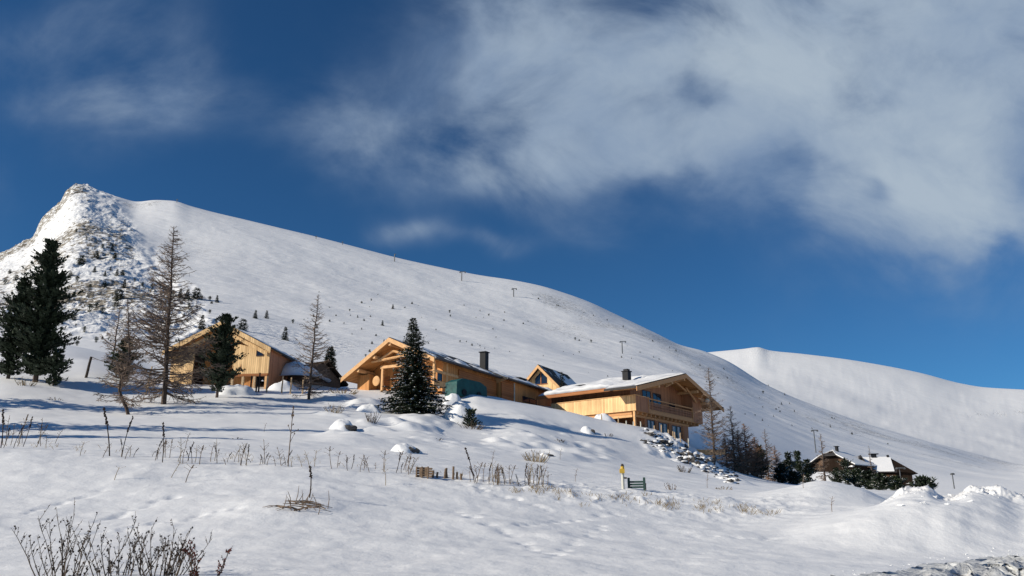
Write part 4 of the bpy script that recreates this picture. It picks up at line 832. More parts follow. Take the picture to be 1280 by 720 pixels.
for i, (px, pb, pt, R, D, lb) in enumerate([(952, 607, 556, 12, 118, 'green pine with snow on its boughs at the left of the clump'), (978, 612, 580, 12, 112, 'low snowy pine at the front of the clump'), (988, 606, 565, 10, 124, 'dark pine left of the snow-roofed hut'), (1000, 606, 563, 10, 128, 'dark pine touching the snow-roofed hut'),
        (993, 613, 590, 12, 108, 'squat snow-laden pine at the edge of the rounded mound'), (1060, 612, 572, 12, 150, 'dark pine between the two farmhouses'), (1073, 622, 586, 14, 110, 'snow-laden pine in front of the farmhouse balcony'), (1088, 626, 589, 15, 100, 'snow-laden pine behind the mound shoulder'),
        (1103, 628, 594, 14, 95, 'dark pine right of the mound shoulder'), (1120, 628, 596, 13, 98, 'dark pine beside the right farmhouse corner'), (1011, 612, 574, 10, 130, 'snowy pine just behind the snow-roofed hut'), (1156, 628, 598, 13, 60, 'round dark pine peeping over the ploughed snow bank'), (944, 605, 572, 9, 116, 'dark green pine among the reddish trees'), (926, 602, 574, 8, 112, 'dark green pine behind the reddish sapling'), (1047, 610, 585, 9, 155, 'small dark pine before the left farmhouse wall')]):
    tree_at(conifer, px, pb, pt, R, lb, name='stone_pine', seed=30 + i, levels=16, style='pine', snow=.30 if i > 0 else .15, spray=.42, D=D, group=GR, mat='needles2' if i % 3 == 0 else 'needles')
# trees outside the left edge that throw the long shadows
for k, (x, y, h, lb) in enumerate([(-36, 41, 14, 'spruce just outside the left edge, middle one of three'), (-45, 53, 19, 'spruce outside the left edge, tallest and farthest of three'), (-31, 35, 10, 'spruce outside the left edge, nearest and smallest of three')]):
    conifer('spruce', h, h * .27, (x, y, gz(x, y)), lb, None, seed=60 + k, levels=28, spray=.6)

# krummholz and saplings on the mountain
protos = []
for i in range(4):
    protos.append(conifer('dwarf_pine', 5, [1.7, 2.3, 1.4, 3.0][i], (0, -30 - 4 * i, -20), None, None, seed=70 + i, levels=[14, 11, 16, 7][i], style=['spruce', 'col', 'spruce', 'pine'][i], snow=0, spray=.7, dens=.8, base=.0))
used = [False] * 4
def shrub(px, py, hpx, k, label, group, cat='tree'):
    q = hit(px, py, 120, 1080); s = hpx * q.y / F / 5; q.z -= .5 * s
    if not used[k]:
        o = protos[k]; used[k] = True; o.location = q; o.scale = (s,) * 3; o['label'] = label; o['category'] = cat
        if group: o['group'] = group
        elif 'group' in o: del o['group']
    else:
        o = dup(protos[k], q, random.uniform(0, 6), s, label, group); o['category'] = cat
        if not group and 'group' in o: del o['group']
    return o
shrub(333, 398, 12, 0, 'small dark pine with a clear shadow above the barn roof', None)
shrub(319, 398, 13, 2, 'faint sapling just left of the small dark pine above the barn', None)
shrub(356, 425, 20, 2, 'dark spindly pine right above the barn roof slope', None)
shrub(303, 412, 16, 1, 'low spreading pine directly above the barn ridge', None)
shrub(491, 386, 7, 0, 'tiny conifer on the open slope left of the spruce top, upper one', None)
shrub(478, 407, 8, 0, 'tiny conifer with a curved shadow on the open slope, lower one', None)
RZ = [((80, 340), 'beside the crown of the left-edge stone pines'), ((125, 325), 'high under the cliff of the peak'), ((150, 350), 'in the broken row under the cliff'), ((115, 388), 'in the dark flat cluster left of the larches'), ((235, 375), 'in the dense row behind the tall larch'), ((265, 382), 'at the right end of the row behind the tall larch'), ((205, 365), 'left of the row behind the tall larch'), ((100, 420), 'low on the slope right of the stone pines'), ((260, 412), 'just above the barn roof'), ((150, 400), 'behind the bent slender larch'), ((10, 350), 'above the left-edge pine')]
def rz_label(px, py): return 'dark dwarf pine ' + min(RZ, key=lambda l: (l[0][0] - px) ** 2 + 2 * (l[0][1] - py) ** 2)[1]
RK = [(120, 385, 9, 3), (112, 390, 12, 3), (128, 392, 9, 3), (101, 330, 14, 1), (120, 322, 10, 1), (140, 312, 8, 0), (131, 345, 8, 0), (118, 340, 9, 0), (146, 344, 10, 0), (153, 344, 8, 1), (138, 338, 6, 0), (155, 359, 12, 0), (148, 375, 16, 1), (145, 383, 10, 1),
      (225, 372, 14, 0), (234, 374, 16, 0), (245, 373, 16, 1), (271, 378, 11, 0), (262, 376, 7, 3), (252, 375, 6, 3), (190, 362, 8, 3), (200, 360, 6, 3), (252, 410, 20, 2), (236, 384, 6, 3), (262, 392, 6, 3), (130, 358, 8, 1), (112, 362, 8, 3), (96, 352, 9, 3), (86, 375, 9, 3), (88, 345, 7, 1), (108, 300, 5, 3), (95, 290, 5, 3),
      (143, 322, 7, 1), (128, 310, 6, 3), (168, 352, 5, 3), (178, 358, 6, 3), (20, 350, 8, 1), (12, 342, 6, 1), (6, 356, 8, 3), (92, 400, 8, 1), (105, 415, 8, 3), (120, 428, 8, 3), (96, 432, 7, 3), (270, 404, 7, 3), (280, 412, 7, 1), (265, 418, 8, 3), (210, 366, 8, 1), (216, 370, 9, 3)]
for a in RK: shrub(*a, rz_label(a[0], a[1]), 'dwarf pines on the rocky slope')
for i in range(26): 
    px, py = random.uniform(90, 285), random.uniform(375, 430); shrub(px, py, random.uniform(2.5, 5), random.choice((1, 3, 3)), rz_label(px, py), 'dwarf pines on the rocky slope')
LM = [(493, 322, 'below the topmost lift pylon'), (577, 345, 'below the second lift pylon'), (642, 366, 'below the third lift pylon'), (778, 434, 'around the lone pylon above the balcony chalet'), (405, 400, 'above the thin bare larch'), (465, 425, 'just above the middle chalet gable'), (590, 430, 'above the long roof of the middle chalet'),
      (700, 365, 'along the crest between the third and lone pylons'), (820, 425, 'along the falling crest right of the lone pylon'), (900, 465, 'on the slope behind the tall larch'), (975, 505, 'on the flank above the pine clump'), (1050, 535, 'on the flank above the farmhouses'), (540, 395, 'straight above the spruce top')]
def bush_label(px, py):
    return 'tiny dark bush on the mountain slope ' + min(LM, key=lambda l: (l[0] - px) ** 2 + 2 * (l[1] - py) ** 2)[2]
MS = [(452, 379, 4), (437, 389, 4), (464, 376, 4), (515, 380, 4), (506, 385, 3), (562, 391, 5), (563, 396, 4), (580, 382, 3), (600, 389, 3), (611, 395, 4), (630, 401, 3), (654, 405, 3), (660, 402, 3), (683, 402, 2), (545, 413, 3), (575, 428, 4), (583, 428, 3), (590, 432, 4), (600, 433, 3), (606, 436, 3),
      (447, 397, 5), (438, 395, 3), (455, 401, 4), (463, 396, 3), (470, 420, 4), (452, 412, 4), (440, 418, 3), (465, 430, 5), (476, 433, 4), (480, 427, 5), (462, 440, 5), (457, 446, 5), (719, 425, 5), (739, 428, 5), (724, 426, 3), (724, 441, 3), (777, 447, 3), (800, 441, 3), (817, 447, 3),
      (905, 462, 4), (954, 492, 5), (981, 494, 4), (960, 477, 3), (977, 506, 5), (953, 526, 4), (967, 521, 3), (970, 512, 3), (993, 515, 4), (1040, 523, 3), (1065, 543, 4), (1038, 534, 5), (944, 520, 3), (987, 505, 3), (1043, 524, 3), (975, 515, 3), (1110, 556, 3), (1015, 536, 3), (698, 348 + 35, 3), (666, 369, 2), (673, 374, 3), (696, 382, 3),
      (742, 395, 3), (759, 401, 3), (779, 409, 4), (816, 427, 3), (837, 435, 3), (845, 439, 4), (875, 457, 3), (909, 473, 4), (730, 391, 2), (392, 396, 6), (396, 410, 8), (420, 395, 3), (412, 402, 4), (430, 405, 3), (380, 400, 3), (366, 404, 7)]
for (px, py, h) in MS: shrub(px, py, h * .8, random.choice((0, 1, 3)), bush_label(px, py), 'tiny bushes on the mountain slope', 'bush')
for i in range(45): 
    px = random.uniform(370, 1000); y0 = np.interp(px, [370, 500, 700, 880, 1000], [360, 370, 400, 465, 500]); py = random.uniform(y0, y0 + 60); shrub(px, py, random.uniform(1.0, 2.2), random.choice((0, 1, 3)), bush_label(px, py), 'tiny bushes on the mountain slope', 'bush')

# ============================================================ ski lift
def pylon(px, pyb, pyt, arm, label, D=None, gap=None, sheave=True):
    q = hit(px, pyb, 100, 1060) if D is None else at(px, D); H = pix(px, pyt, q.y)[2] - q.z; r = empty('lift_pylon', q, 0, 1, label, 'lift pylon', 'ski lift pylons')
    w = .0006 * q.y; m = MB(); m.tube([(0, 0, -1), (0, 0, H)], [w * 1.2, w], 8); m.build('mast', 'steel', r)
    a = arm * q.y / F; m = MB(); m.box(-a * .5, a, -.2, .2, H - .1, H + w * 1.2); m.build('crossarm', 'steel', r)
    if sheave:
        m = MB()
        for x in (-a * .45, a * .9): m.tube([(x, -.3, H - w), (x, .3, H - w)], w * 1.6, 8)
        m.build('pulley', 'steel', r)
pylon(493, 327, 318, 2, 'ski lift pylon highest up, breaking the ridge line', sheave=False)
pylon(577, 351, 340, 5, 'ski lift pylon just below the ridge, second from the top')
pylon(642, 371, 361, 4, 'ski lift pylon third from the top, left of the crest')
pylon(778, 442, 427, 5, 'ski lift pylon standing alone above the balcony chalet')
pylon(1020, 566, 538, 5, 'ski lift pylon beside the bare larch near the farmhouses')
pylon(1127, 606, 585, 7, 'wide-armed lift pylon at the right corner of the farmhouse', D=190)
pylon(1193, 620, 592, 1.5, 'slender lift mast rising behind the ploughed snow bank', D=150)
for px, py, lb in ((221, 250, 'tiny summit cross on the ridge right of the rocky peak'), (395, 296, 'tiny marker pole on the skyline, left of the first lift pylon'), (428, 303, 'tiny marker pole on the skyline, nearest the first lift pylon')):
    q = hit(px, py + 3, 700, 1060); m = MB(); m.box(-.25, .25, -.25, .25, -1, 5.0); m.box(-1.3, 1.3, -.2, .2, 3.2, 3.8)
    o = m.build('summit_cross' if px < 300 else 'marker_pole', 'steel'); o.location = q; tag(o, lb, 'cross' if px < 300 else 'pole')

# ============================================================ posts, signs, small things near the houses
def post_thing(px, pyb, pyt, label, group, mat='post', w=.09, D=None, lean=0, cat='post', name='fence_post'):
    q = hit(px, pyb, 12) if D is None else at(px, D); H = pix(px, pyt, q.y)[2] - q.z
    m = MB(); n = 5; r_ = w; pts = [(lean * H * i / n + (random.uniform(-.01, .01)), 0, -.3 + (H + .3) * i / n) for i in range(n + 1)]
    m.tube(pts, [r_ * (1.05 - .12 * i / n) for i in range(n + 1)], 7); o = m.build(name, mat); o.location = q
    return tag(o, label, cat, group)
ORD = ['first', 'second', 'third', 'fourth', 'fifth', 'sixth', 'seventh', 'eighth', 'ninth', 'tenth', 'eleventh', 'twelfth', 'thirteenth']
for io, (px, pb, pt) in enumerate(((313, 484, 470), (320, 485, 473), (323, 484, 466), (333, 482, 470), (352, 484, 470), (363, 483, 472), (378, 485, 475))):
    post_thing(px, pb, pt, ORD[io] + ' fence post from the left in front of the yellow barn', 'fence posts before the barn', 'dark_post' if px < 330 else 'post', .08, D=80)
post_thing(107, 463, 446, 'lone short dark post on the snow right of the tall stone pine', None, 'dark_post', .13, D=80, lean=.12)
post_thing(182, 478, 458, 'pale thin stake between the two left larches', None, 'post', .07, D=74, lean=.1)
io = 0
for px, pb, pt in sorted(((773, 538, 522), (783, 538, 526), (792, 536, 527), (801, 538, 527), (818, 545, 532), (827, 548, 531), (836, 550, 537), (842, 553, 539), (844, 553, 540), (851, 556, 541), (861, 562, 548), (752, 528, 518), (704, 512, 506), (668, 505, 500))):
    if px > 745: io += 1; post_thing(px, pb, pt, ORD[io - 1] + ' pale fence post from the left before the balcony chalet', 'pale fence posts before the balcony chalet', 'white' if px % 3 == 0 else 'post', .065, D=86.5 if px < 800 else 87.5 - .02 * (px - 800))
# yellow trail signpost
q = hit(779, 611, 22); dd = q.y / F
r = empty('signpost', q, 0, 1, 'yellow and white wooden trail post on the snow brow right of centre', 'signpost')
H = pix(779, 580, q.y)[2] - q.z
m = MB(); m.tube([(0, 0, -.3), (0, 0, H * .62)], .05, 8); m.build('post', 'white', r)
m = MB(); m.tube([(0, 0, H * .62), (0, 0, H * .90)], .06, 8); m.build('painted_band', 'yellow', r)
m = MB(); m.tube([(0, 0, H * .90), (0, 0, H)], [.062, .035], 8); m.build('cap', 'dark_post', r)
m = MB(); m.box(-.11, .06, -.09, -.06, H * .62, H * .80); m.build('signboard', 'yellow', r)
m = MB(); m.box(.03, .13, -.05, .05, H * .40, H * .46); m.build('peg', 'dark_post', r)
q = hit(796, 612, 22); H = pix(796, 597, q.y)[2] - q.z
r = empty('information_board', q, math.radians(-20), 1, 'low dark green slatted board between two posts beside the yellow trail post', 'board')
for x in (-.26, .26):
    m = MB(); m.box(x - .035, x + .035, -.035, .035, -.2, H); m.build('post', 'green', r)
m = MB()
for i in range(3): m.box(-.225, .225, -.02, .02, H * (.12 + .22 * i), H * (.28 + .22 * i))
m.build('board', 'green', r)
post_thing(807, 612, 604, 'short dark stake just right of the dark green board', None, 'dark_post', .03)
# pallet of weathered wood on the brow, with stubby stakes next to it
q = hit(528, 597, 20); s = q.y / F
r = empty('wooden_crate', q, math.radians(-12), 1, 'small rough wooden crate half sunk in snow on the brow below the spruce', 'crate')
for i in range(4):
    m = MB(); m.box(-8 * s, 8 * s, -.02, .02, (1 + 3 * i) * s, (3.3 + 3 * i) * s); m.box(-8 * s, 8 * s, .30, .34, (1 + 3 * i) * s, (3.3 + 3 * i) * s); m.build('plank', 'stalk', r)
for x in (-8, -1, 6.5):
    m = MB(); m.box(x * s, (x + 1.6) * s, -.06, -.022, -.1, 13 * s); m.build('upright', 'stalk', r)
for io, (px, pb, pt, ln) in enumerate(((541, 597, 588, .0), (546, 597, 590, .1), (554, 598, 586, .25), (560, 598, 585, -.2), (566, 599, 583, .05), (571, 599, 590, 0), (576, 600, 592, .1))):
    post_thing(px, pb, pt, ORD[io] + ' broken grey stake counting right from the wooden crate', 'broken stakes by the crate', 'stalk', .035, lean=ln, cat='stake', name='stake')
# cover over a machine beside the middle chalet
q = at(583, 81.5)
r = empty('covered_trailer', q, math.radians(50), 1, 'dark teal tarpaulin-covered trailer with a little snow against the middle chalet wall', 'trailer')
m = MB(); m.prism([(-2.3, -.3), (2.3, -.3), (2.2, 1.05), (1.2, 1.45), (-1.4, 1.5), (-2.25, 1.1)], 1, -.8, .8); m.build('tarpaulin', 'teal', r)
m = MB(); m.blob((.7, 0, 1.45), (.7, .6, .13), 4, .1); m.build('snow', 'snow', r, True)
for x in (-1.2, 1.0):
    m = MB(); m.tube([(x, -.9, .1), (x, -.8, .1)], .32, 12); m.build('wheel', 'metal', r)
# log pile and deck right of the balcony chalet
q = at(880, 97); r = empty('timber_stack', q, math.radians(10), 1, 'low stack of pale sawn planks on the snow right of the balcony chalet', 'plank stack')
for i in range(4):
    m = MB(); m.box(-2.4 + .2 * i, 2.4, -.7, .7, .3 + .14 * i, .42 + .14 * i); m.build('plank', 'beam_pale', r)
m = MB(); m.blob((0, 0, .86), (2.5, .8, .16), 9, .1); m.build('snow', 'snow', r, True)

# ============================================================ rocks and snow-capped boulders
def boulder(px, py, wpx, hpx, label, group=None, seed=0, cap=.8, D=None, cat='boulder', snowoff=-.25):
    q = hit(px, py, 12) if D is None else at(px, D); s = q.y / F; w, h = wpx * s / 2, hpx * s
    stone = cap < .99; h *= .8
    r = empty('boulder' if stone else 'snow_heap', q, 0, 1, label, cat if stone else 'snow heap', group)
    if stone:
        m = MB(); m.blob((w * .40, -.12 * w, h * .10), (w * .50, w * .5, h * .40), seed, .28, 16, 10); m.build('stone', 'rock', r)
        k = snow_dome('snow_cap', r, w * .95, w * .85, h * .98, seed, .2, 1.7, 3.2, (q.x - w * .14, q.y + w * .08, q.z)); k.location = (-w * .14, w * .08, 0)
    else: snow_dome('heap', r, w * 1.0, w * .9, h, seed, .22, 1.8, 3.0, (q.x, q.y, q.z))
    return r
boulder(430, 537, 36, 15, 'snow-capped boulder with a dark right face in the shadow streaks, left of the spruce', seed=1)
boulder(508, 566, 36, 15, 'low snow-covered boulder with a ragged white edge below the spruce', seed=2, cap=.95)
boulder(577, 526, 46, 27, 'big domed snow mound beside the right foot of the spruce', seed=3, cap=1.0, snowoff=0)
boulder(735, 541, 20, 9, 'small snow-topped rock on the slope below the balcony chalet', seed=4)
boulder(462, 514, 30, 10, 'faint rounded snow lump left of the spruce skirt', seed=5, cap=1.0)
boulder(298, 484, 44, 15, 'rounded snow heap at the foot of the yellow barn', seed=6, cap=1.0, D=77)
boulder(352, 486, 34, 14, 'smooth snow heap behind the posts right of the barn', seed=7, cap=1.0, D=84)
boulder(564, 499, 24, 13, 'tall white snow heap between the spruce and the teal trailer', seed=8, cap=1.0, D=78)
boulder(755, 530, 24, 12, 'white snow heap under the porch of the balcony chalet', seed=9, cap=1.0, D=90)
boulder(684, 570, 18, 5, 'low snow lump in the middle of the slope', seed=10, cap=.95)
tree_at(conifer, 588, 522, 510, 13, 'low pine boughs pressed out from under the domed snow mound', name='dwarf_pine', seed=90, levels=6, style='pine', snow=.2, spray=.32, D=65)
# rocks on the rough bank below the balcony chalet
rock0 = []
for k in range(4):
    r = empty('rock', (0, 0, -10), 0, 1, 'rock', 'rock', 'rocks on the bank below the balcony chalet')
    m = MB(); m.blob((0, 0, .0), (.75, .55, .40), 20 + k, .45, 9, 6); m.build('stone', 'rock', r)
    n = MB(); n.blob((-.15, .05, .16), (.62, .50, .26), 25 + k, .35, 12, 8); n.build('snow_cap', 'snow', r, True); rock0.append(r)
spots = []
for i in range(110):
    t = random.random(); px = 800 + 118 * t; yc = np.interp(px, [800, 830, 860, 890, 918], [540, 552, 568, 582, 594]); spots.append((px, yc + random.uniform(-8, 12)))
for i, (px, py) in enumerate(spots):
    q = hit(px, py, 50); s = random.uniform(.2, .75) * (1.3 if i % 9 == 0 else 1); q.z -= .22 * s
    lb = ('large' if s > .6 else 'middle-sized' if s > .4 else 'small') + ' dark snow-dusted rock ' + ('right under the fence posts of the balcony chalet' if px < 832 else 'below the glazed ground floor' if px < 862 else 'below the right corner of the balcony chalet' if px < 892 else 'at the low right end of the rocky bank')
    if i < 4: rock0[i]['label'] = lb; rock0[i].location = q; rock0[i].scale = (s, s, s * .8); rock0[i].rotation_euler = (0, 0, random.uniform(0, 6))
    else: dup(rock0[i % 4], q, random.uniform(0, 6), s, lb, sz=s * random.uniform(.5, 1))
# clods on the ploughed bank
cl = []
for k in range(3):
    m = MB(); m.blob((0, 0, -.25), (1, .8, .6), 40 + k, .6, 9, 6); o = m.build('snow_clod', 'snow', None, False); cl.append(o)
    tag(o, 'loose snow clod on the ploughed bank at the right', 'snow clod', 'snow clods on the ploughed bank')
clod_spots = []
for i in range(16):
    px = random.choice((random.gauss(1148, 14), random.gauss(1218, 16), random.uniform(1120, 1278))); py = random.uniform(616, 632) if px < 1190 else random.uniform(614, 640); clod_spots.append((px, py, random.choice((.03, .05, .07, .11))))
for i in range(60):
    t = random.random(); px = 1000 + 278 * t; clod_spots.append((px, 722 - 22 * t - 20 * t + random.uniform(0, 16), random.uniform(.01, .03)))
for i, (px, py, s) in enumerate(clod_spots):
    q = hit(px, py, 11, 60)
    o = cl[i] if i < 3 else cl[i % 3].copy()
    if i >= 3: COL.objects.link(o)
    o.location = q; o.scale = (s, s * random.uniform(.7, 1.2), s * random.uniform(.6, 1)); o.rotation_euler = (random.uniform(-.5, .5), random.uniform(-.5, .5), random.uniform(0, 6))
    if py > 650: o['label'] = 'small snow lump scattered along the rough road edge'; o['group'] = 'snow lumps along the road edge'

# ============================================================ dead plants
def stalk_proto(k):
    rr = random.Random(100 + k); m = MB(); h = 1.0; bend = rr.uniform(-.12, .12); pts = [(bend * (i / 5) ** 2, 0, h * i / 5) for i in range(6)]
    m.tube([(0, 0, -.15)] + pts[1:], [.011, .011, .010, .009, .008, .006], 5)
    kind = k % 4
    if kind in (0, 1):
        for i in range(26 if kind == 0 else 12):
            t = rr.uniform(.62, 1) if kind == 0 else rr.uniform(.8, 1); c = Vector((bend * t * t + rr.uniform(-.02, .02), rr.uniform(-.02, .02), h * t)); m.blob(c, (.014, .014, .022), i, .2, 5, 3)
    if kind in (1, 2, 3):
        for i in range(4 if kind != 3 else 7):
            t = rr.uniform(.35, .9); a = rr.uniform(0, 6.28); l = rr.uniform(.08, .26); c = Vector((bend * t * t, 0, h * t)); e = c + Vector((math.cos(a) * l * .7, math.sin(a) * l * .7, l * rr.uniform(.3, 1))); m.tube([c, e], [.007, .004], 4); m.blob(e, (.014, .014, .018), i, .2, 5, 3)
    o = m.build('dead_stalk', ['seed', 'stalk', 'straw', 'stalk'][k % 4]); return o
SP = [stalk_proto(k) for k in range(8)]; SU = [False] * 8
SLM = [(0, 'at the left edge'), (45, 'between the left edge and the leaning stalk'), (115, 'left of the leaning seed-headed stalk'), (165, 'just right of the leaning stalk'), (203, 'at the foot of the tall dark stalk below the larch'), (240, 'right of the tall dark stalk'), (285, 'below the small barn pine'), (325, 'left of the tallest thin stalk'), (365, 'around the tallest thin stalk'), (410, 'below the snow-capped boulder'), (450, 'left of the lone forward stalk'), (492, 'just left of the wooden crate'), (590, 'around the leaning stalk right of the stakes'), (615, 'at the left end of the dense row'), (645, 'in the middle of the dense row'), (677, 'at the right end of the dense row')]
def stalk_label(px, hp):
    return ('short' if hp < 11 else 'medium-high' if hp < 19 else 'taller') + ' dead weed stalk ' + min(SLM, key=lambda l: abs(l[0] - px))[1]
def stalk(px, pb, pt, label, group=None, k=None, lean=0, w=1.0):
    q = hit(px, pb, 12, 70); H = max(.08, pix(px, pt, q.y)[2] - q.z); k = random.randrange(8) if k is None else k
    o = SP[k] if not SU[k] else SP[k].copy()
    if SU[k]: COL.objects.link(o)
    SU[k] = True; o.location = q; o.scale = (w * (.7 + .3 * H), w * (.7 + .3 * H), H); o.rotation_euler = (random.uniform(-.08, .08), lean, random.uniform(0, .6))
    if 'group' in o: del o['group']
    if group and 'stalks' in group and 'open slope' not in group: label = stalk_label(px, pb - pt); group = 'dead weed stalks along the snow brow'
    tag(o, label, 'plant', group); return o
stalk(137, 570, 509, 'tall leaning dark seed-headed stalk left of centre-left, the first of three', k=0, lean=-.14, w=1.5)
stalk(152, 571, 520, 'upright tall stalk just right of the leaning seed-headed one', k=4, lean=.02, w=1.2)
stalk(203, 578, 528, 'tall dark stalk standing below the big larch', k=0, w=1.2)
stalk(360, 583, 507, 'tallest thin stalk on the brow, below the thin bare larch', k=1, w=1.2)
stalk(387, 622, 583, 'black-tipped pair of stems above the fallen twiggy branch', k=0, lean=.12, w=1.6)
stalk(482, 607, 582, 'thin lone stalk standing forward of the brow row', k=2)
stalk(593, 602, 558, 'dark leaning stalk right of the broken stakes', k=0, lean=-.2, w=1.3)
stalk(1, 560, 512, 'dark stalk at the very left edge of the picture', k=0, w=1.4)
stalk(143, 600, 583, 'short crooked stem alone in the left foreground snow', k=6, lean=.1, w=1.1)
stalk(214, 597, 575, 'short curved stem in the left foreground, left one of two', k=6, lean=.35)
stalk(232, 603, 580, 'short curved stem in the left foreground, right one of two', k=5, lean=.12, w=1.2)
GL = ('dead weed stalk at the left edge of the snow brow', 'dead weed stalks at the left of the brow')
for i in range(16): px = random.choice((random.uniform(0, 80), random.uniform(0, 30))); stalk(px, random.uniform(553, 560), random.uniform(516, 546), *GL, lean=random.uniform(-.25, .35))
GM = ('dead weed stalk on the brow below the barn and larches', 'dead weed stalks below the barn')
for i in range(34): px = random.gauss(215, 60); px = min(330, max(100, px)); stalk(px, 568 + (px - 100) * .06 + random.uniform(-3, 4), random.uniform(545, 565), *GM, lean=random.uniform(-.15, .2))
GC = ('short dead weed stalk on the brow between the barn and the spruce', 'dead weed stalks in the middle of the brow')
for i in range(44): px = random.uniform(270, 515); stalk(px, 577 + (px - 270) * .055 + random.uniform(-3, 4), 577 + (px - 270) * .05 - random.uniform(5, 26), *GC, lean=random.uniform(-.3, .3))
GRR = ('upright dead weed stalk in the dense row right of the wooden crate', 'dead weed stalks right of the crate')
for i in range(48): px = random.choice((random.uniform(578, 685), random.uniform(612, 680))); stalk(px, 601 + (px - 578) * .05 + random.uniform(-2, 4), 601 - random.uniform(6, 24), *GRR, lean=random.uniform(-.2, .2))
GF = ('thin pale stalk standing on the open slope behind the brow', 'thin stalks on the open slope')
for px, pb, pt in ((719, 602, 585), (700, 575, 560), (860, 560, 548), (1004, 610, 592), (615, 582, 562), (884, 610, 588), (1040, 640, 620), (450, 590, 570), (330, 540, 528), (232, 560, 540)): stalk(px, pb, pt, *GF, k=3)

def bush(name, q, H, W, label, group=None, seed=0, n=16, mat='twig', leafmat='seed', leaves=1.0, cat='bush', rad=.007, branch=5):
    rr = random.Random(seed); r = empty(name, q, 0, 1, label, cat, group); m = MB(); lf = MB()
    for i in range(n):
        a = rr.uniform(0, 6.28); rr_ = rr.random() ** .5; b0 = Vector((math.cos(a) * W * .3 * rr_, math.sin(a) * W * .3 * rr_, -.1)); h = H * rr.uniform(.55, 1.0)
        d = Vector((math.cos(a) * rr_ * .55 * W / H, math.sin(a) * rr_ * .55 * W / H, 1)).normalized(); P_ = [b0]; k_ = 6
        for k in range(k_):
            d = (d + Vector((rr.uniform(-.12, .12), rr.uniform(-.12, .12), .04))).normalized(); P_.append(P_[-1] + d * h / k_)
        m.tube(P_, [rad * (1.2 - .9 * k / k_) for k in range(k_ + 1)], 4, False)
        for k in range(branch):
            u = rr.uniform(1.2, k_ - .2); j = int(u); p = P_[j].lerp(P_[j + 1], u - j); a2 = rr.uniform(0, 6.28); l = h * rr.uniform(.10, .28)
            e = p + Vector((math.cos(a2) * .5, math.sin(a2) * .5, 1)).normalized() * l; m.tube([p, e], [rad * .6, rad * .25], 3, False)
            for z in range(int(3 * leaves)):
                c = p.lerp(e, rr.uniform(.3, 1)) + Vector((rr.uniform(-.012, .012), rr.uniform(-.012, .012), 0)); s = rr.uniform(.008, .02) * (rad / .007)
                v1 = Vector((rr.uniform(-1, 1), rr.uniform(-1, 1), rr.uniform(-1, 1))).normalized() * s; v2 = v1.orthogonal().normalized() * s * .6; lf.add([c - v1, c + v2, c + v1, c - v2], [(0, 1, 2, 3)])
    m.build('stems', mat, r)
    if lf.f: lf.build('dry_leaves', leafmat, r)
    return r
def near(px, D): return at(px, D)
bush('bush', near(88, 10.6), 1.02, 1.3, 'tall sparse leafless bush with dark dried leaves in the bottom left corner, leftmost', None, 1, 15, leaves=1.3, branch=8)
bush('bush', near(60, 10.2), .42, 1.2, 'low bare twigs spreading at the foot of the leftmost bush', None, 2, 9, leaves=1)
bush('bush', near(150, 10.4), .62, .9, 'middle bare bush of the bottom left row with thin grey stems', None, 3, 16, leaves=1.3, branch=7)
bush('bush', near(200, 10.5), .72, 1.0, 'dense bush of fine grey stems right of the middle one in the bottom left', None, 4, 26, leaves=1.2, branch=7)
bush('bush', near(258, 10.4), .55, .55, 'small shrub with a clump of dry red leaves at the bottom left', None, 5, 7, leafmat='redleaf', leaves=2.5, branch=7)
# twiggy shrubs on the slope
for px, pb, hp, wp, lb, n, mt_ in ((32, 482, 14, 30, 'thin twiggy shrub below the left-edge stone pine', 22, 'straw'), (465, 528, 16, 18, 'upright twiggy shrub on the snow left of the spruce', 18, 'twig'), (418, 516, 14, 24, 'pale leaning twiggy shrub above the snow-capped boulder', 24, 'straw'), (590, 536, 13, 34, 'twiggy shrub in front of the domed snow mound', 26, 'twig'),
        (670, 577, 17, 34, 'rounded brown twiggy shrub alone on the slope right of the spruce', 46, 'straw'), (430, 492, 10, 50, 'low straw-coloured twigs above the shrub, near the middle chalet', 36, 'straw'), (855, 590, 12, 20, 'twiggy shrub on the rocky bank below the balcony chalet', 18, 'twig'), (840, 612, 14, 16, 'sparse twigs rising at the right of the grassy brow', 8, 'stalk'), (70, 500, 6, 26, 'small dry twig patch on the slope below the stone pine', 14, 'straw'), (300, 549, 5, 22, 'small dark dry patch on the slope below the barn', 16, 'stalk'),
        (760, 500 + 45, 6, 14, 'small dark twigs among the rocks under the chalet porch', 10, 'twig'), (905, 612, 8, 24, 'fine brown twigs at the foot of the rocky bank', 16, 'straw'), (700, 552, 6, 20, 'scattered dark twigs above the rounded brown shrub', 12, 'twig'), (545, 549, 5, 30, 'dark twigs in the spruce shadow', 14, 'twig')):
    q = hit(px, pb, 20, 120); s = q.y / F; bush('shrub', q, hp * s, wp * s, lb, None, int(px), n, mt_, 'seed', .4, 'shrub', rad=.016 * q.y / 60 + .004, branch=3)
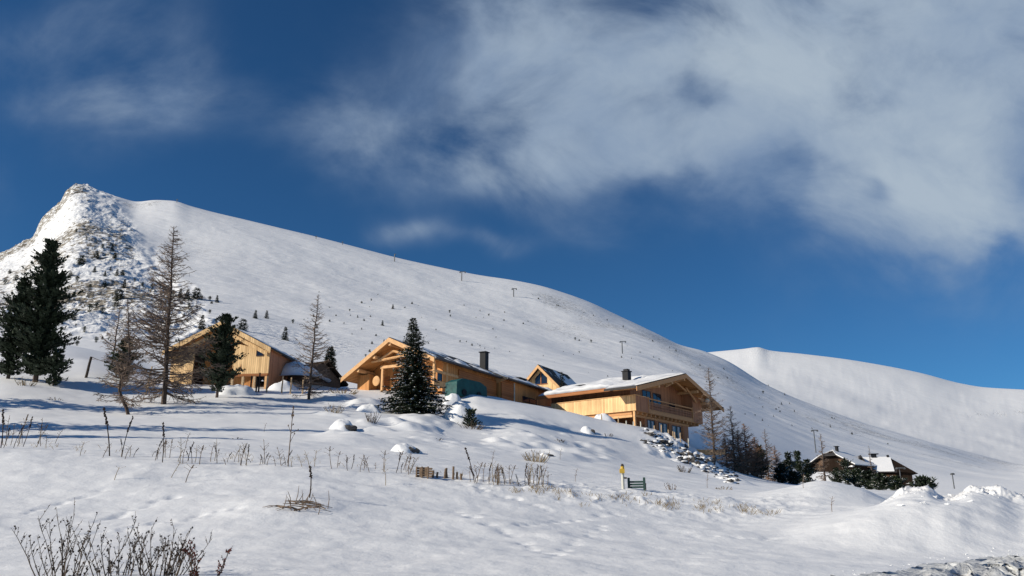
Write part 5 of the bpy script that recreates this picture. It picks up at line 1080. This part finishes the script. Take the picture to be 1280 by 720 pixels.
# fallen twiggy branch half under snow
q = hit(372, 640, 12); r = empty('fallen_branch', q, 0, 1, 'fallen twiggy branch half buried in the foreground snow', 'branch'); m = MB(); rr = random.Random(5); s = q.y / F
for i in range(16):
    a = rr.uniform(-.35, .45); l = rr.uniform(15, 42) * s; c = Vector((rr.uniform(-25, 10) * s, rr.uniform(-.1, 1.2), .02)); sg = rr.choice((1, 1, -1)); P_ = [c + Vector((sg * l * t, rr.uniform(-.05, .05) + l * t * rr.uniform(-.3, .3), .10 * math.sin(t * 3) + a * .2 * l * t)) for t in (0, .33, .66, 1)]
    P_ = [Vector((p.x, p.y, max(p.z, gz(q.x + p.x, q.y + p.y) - q.z + .015))) for p in P_]; m.tube(P_, [.013, .011, .008, .004], 4, False)
for i in range(14):
    c = Vector((rr.uniform(-20, 30) * s, rr.uniform(0, 1), .03)); c.z = gz(q.x + c.x, q.y + c.y) - q.z; e = c + Vector((rr.uniform(-.12, .2), 0, rr.uniform(.12, .42))); m.tube([c, c.lerp(e, .5) + Vector((.02, 0, 0)), e], [.009, .008, .004], 4, False)
m.build('twigs', 'stalk', r)
# dead grass along the brow: far too many blades to count
def grass():
    m = MB(); rr = random.Random(9)
    def blade(px, py, hp, lean):
        q = hit(px, py, 15, 70); s = q.y / F; h = hp * s; dx = lean * h; w = .004 + rr.random() * .005
        m.add([(q.x - w, q.y, q.z - .03), (q.x + w, q.y, q.z - .03), (q.x + dx * .5 + w * .7, q.y, q.z + h * .7), (q.x + dx * .5 - w * .7, q.y, q.z + h * .7)], [(0, 1, 2, 3)])
        m.add([(q.x + dx * .5 - w * .7, q.y, q.z + h * .7), (q.x + dx * .5 + w * .7, q.y, q.z + h * .7), (q.x + dx * 1.3, q.y + .02, q.z + h * rr.uniform(.55, 1))], [(0, 1, 2)])
    cl_ = [(rr.uniform(640, 975), rr.gauss(0, 4)) for _ in range(75)]
    for c, o in cl_:
        yc = np.interp(c, [640, 700, 760, 850, 975], [611, 613, 622, 632, 640]) + o
        for i in range(rr.randrange(4, 15)): blade(c + rr.gauss(0, 4), yc + rr.uniform(-2.5, 2.5), rr.uniform(2, 7), rr.uniform(-1.8, 1.8))
    for c in range(26):
        px = rr.uniform(0, 620); yc = np.interp(px, [0, 200, 400, 620], [556, 566, 579, 598])
        for i in range(rr.randrange(3, 9)): blade(px + rr.gauss(0, 4), yc + rr.uniform(-3, 3), rr.uniform(2, 7), rr.uniform(-1.5, 1.5))
    o = m.build('dead_grass', 'straw'); tag(o, 'straw-coloured dead grass blades poking through the snow along the brow', None, None, 'stuff')
grass()
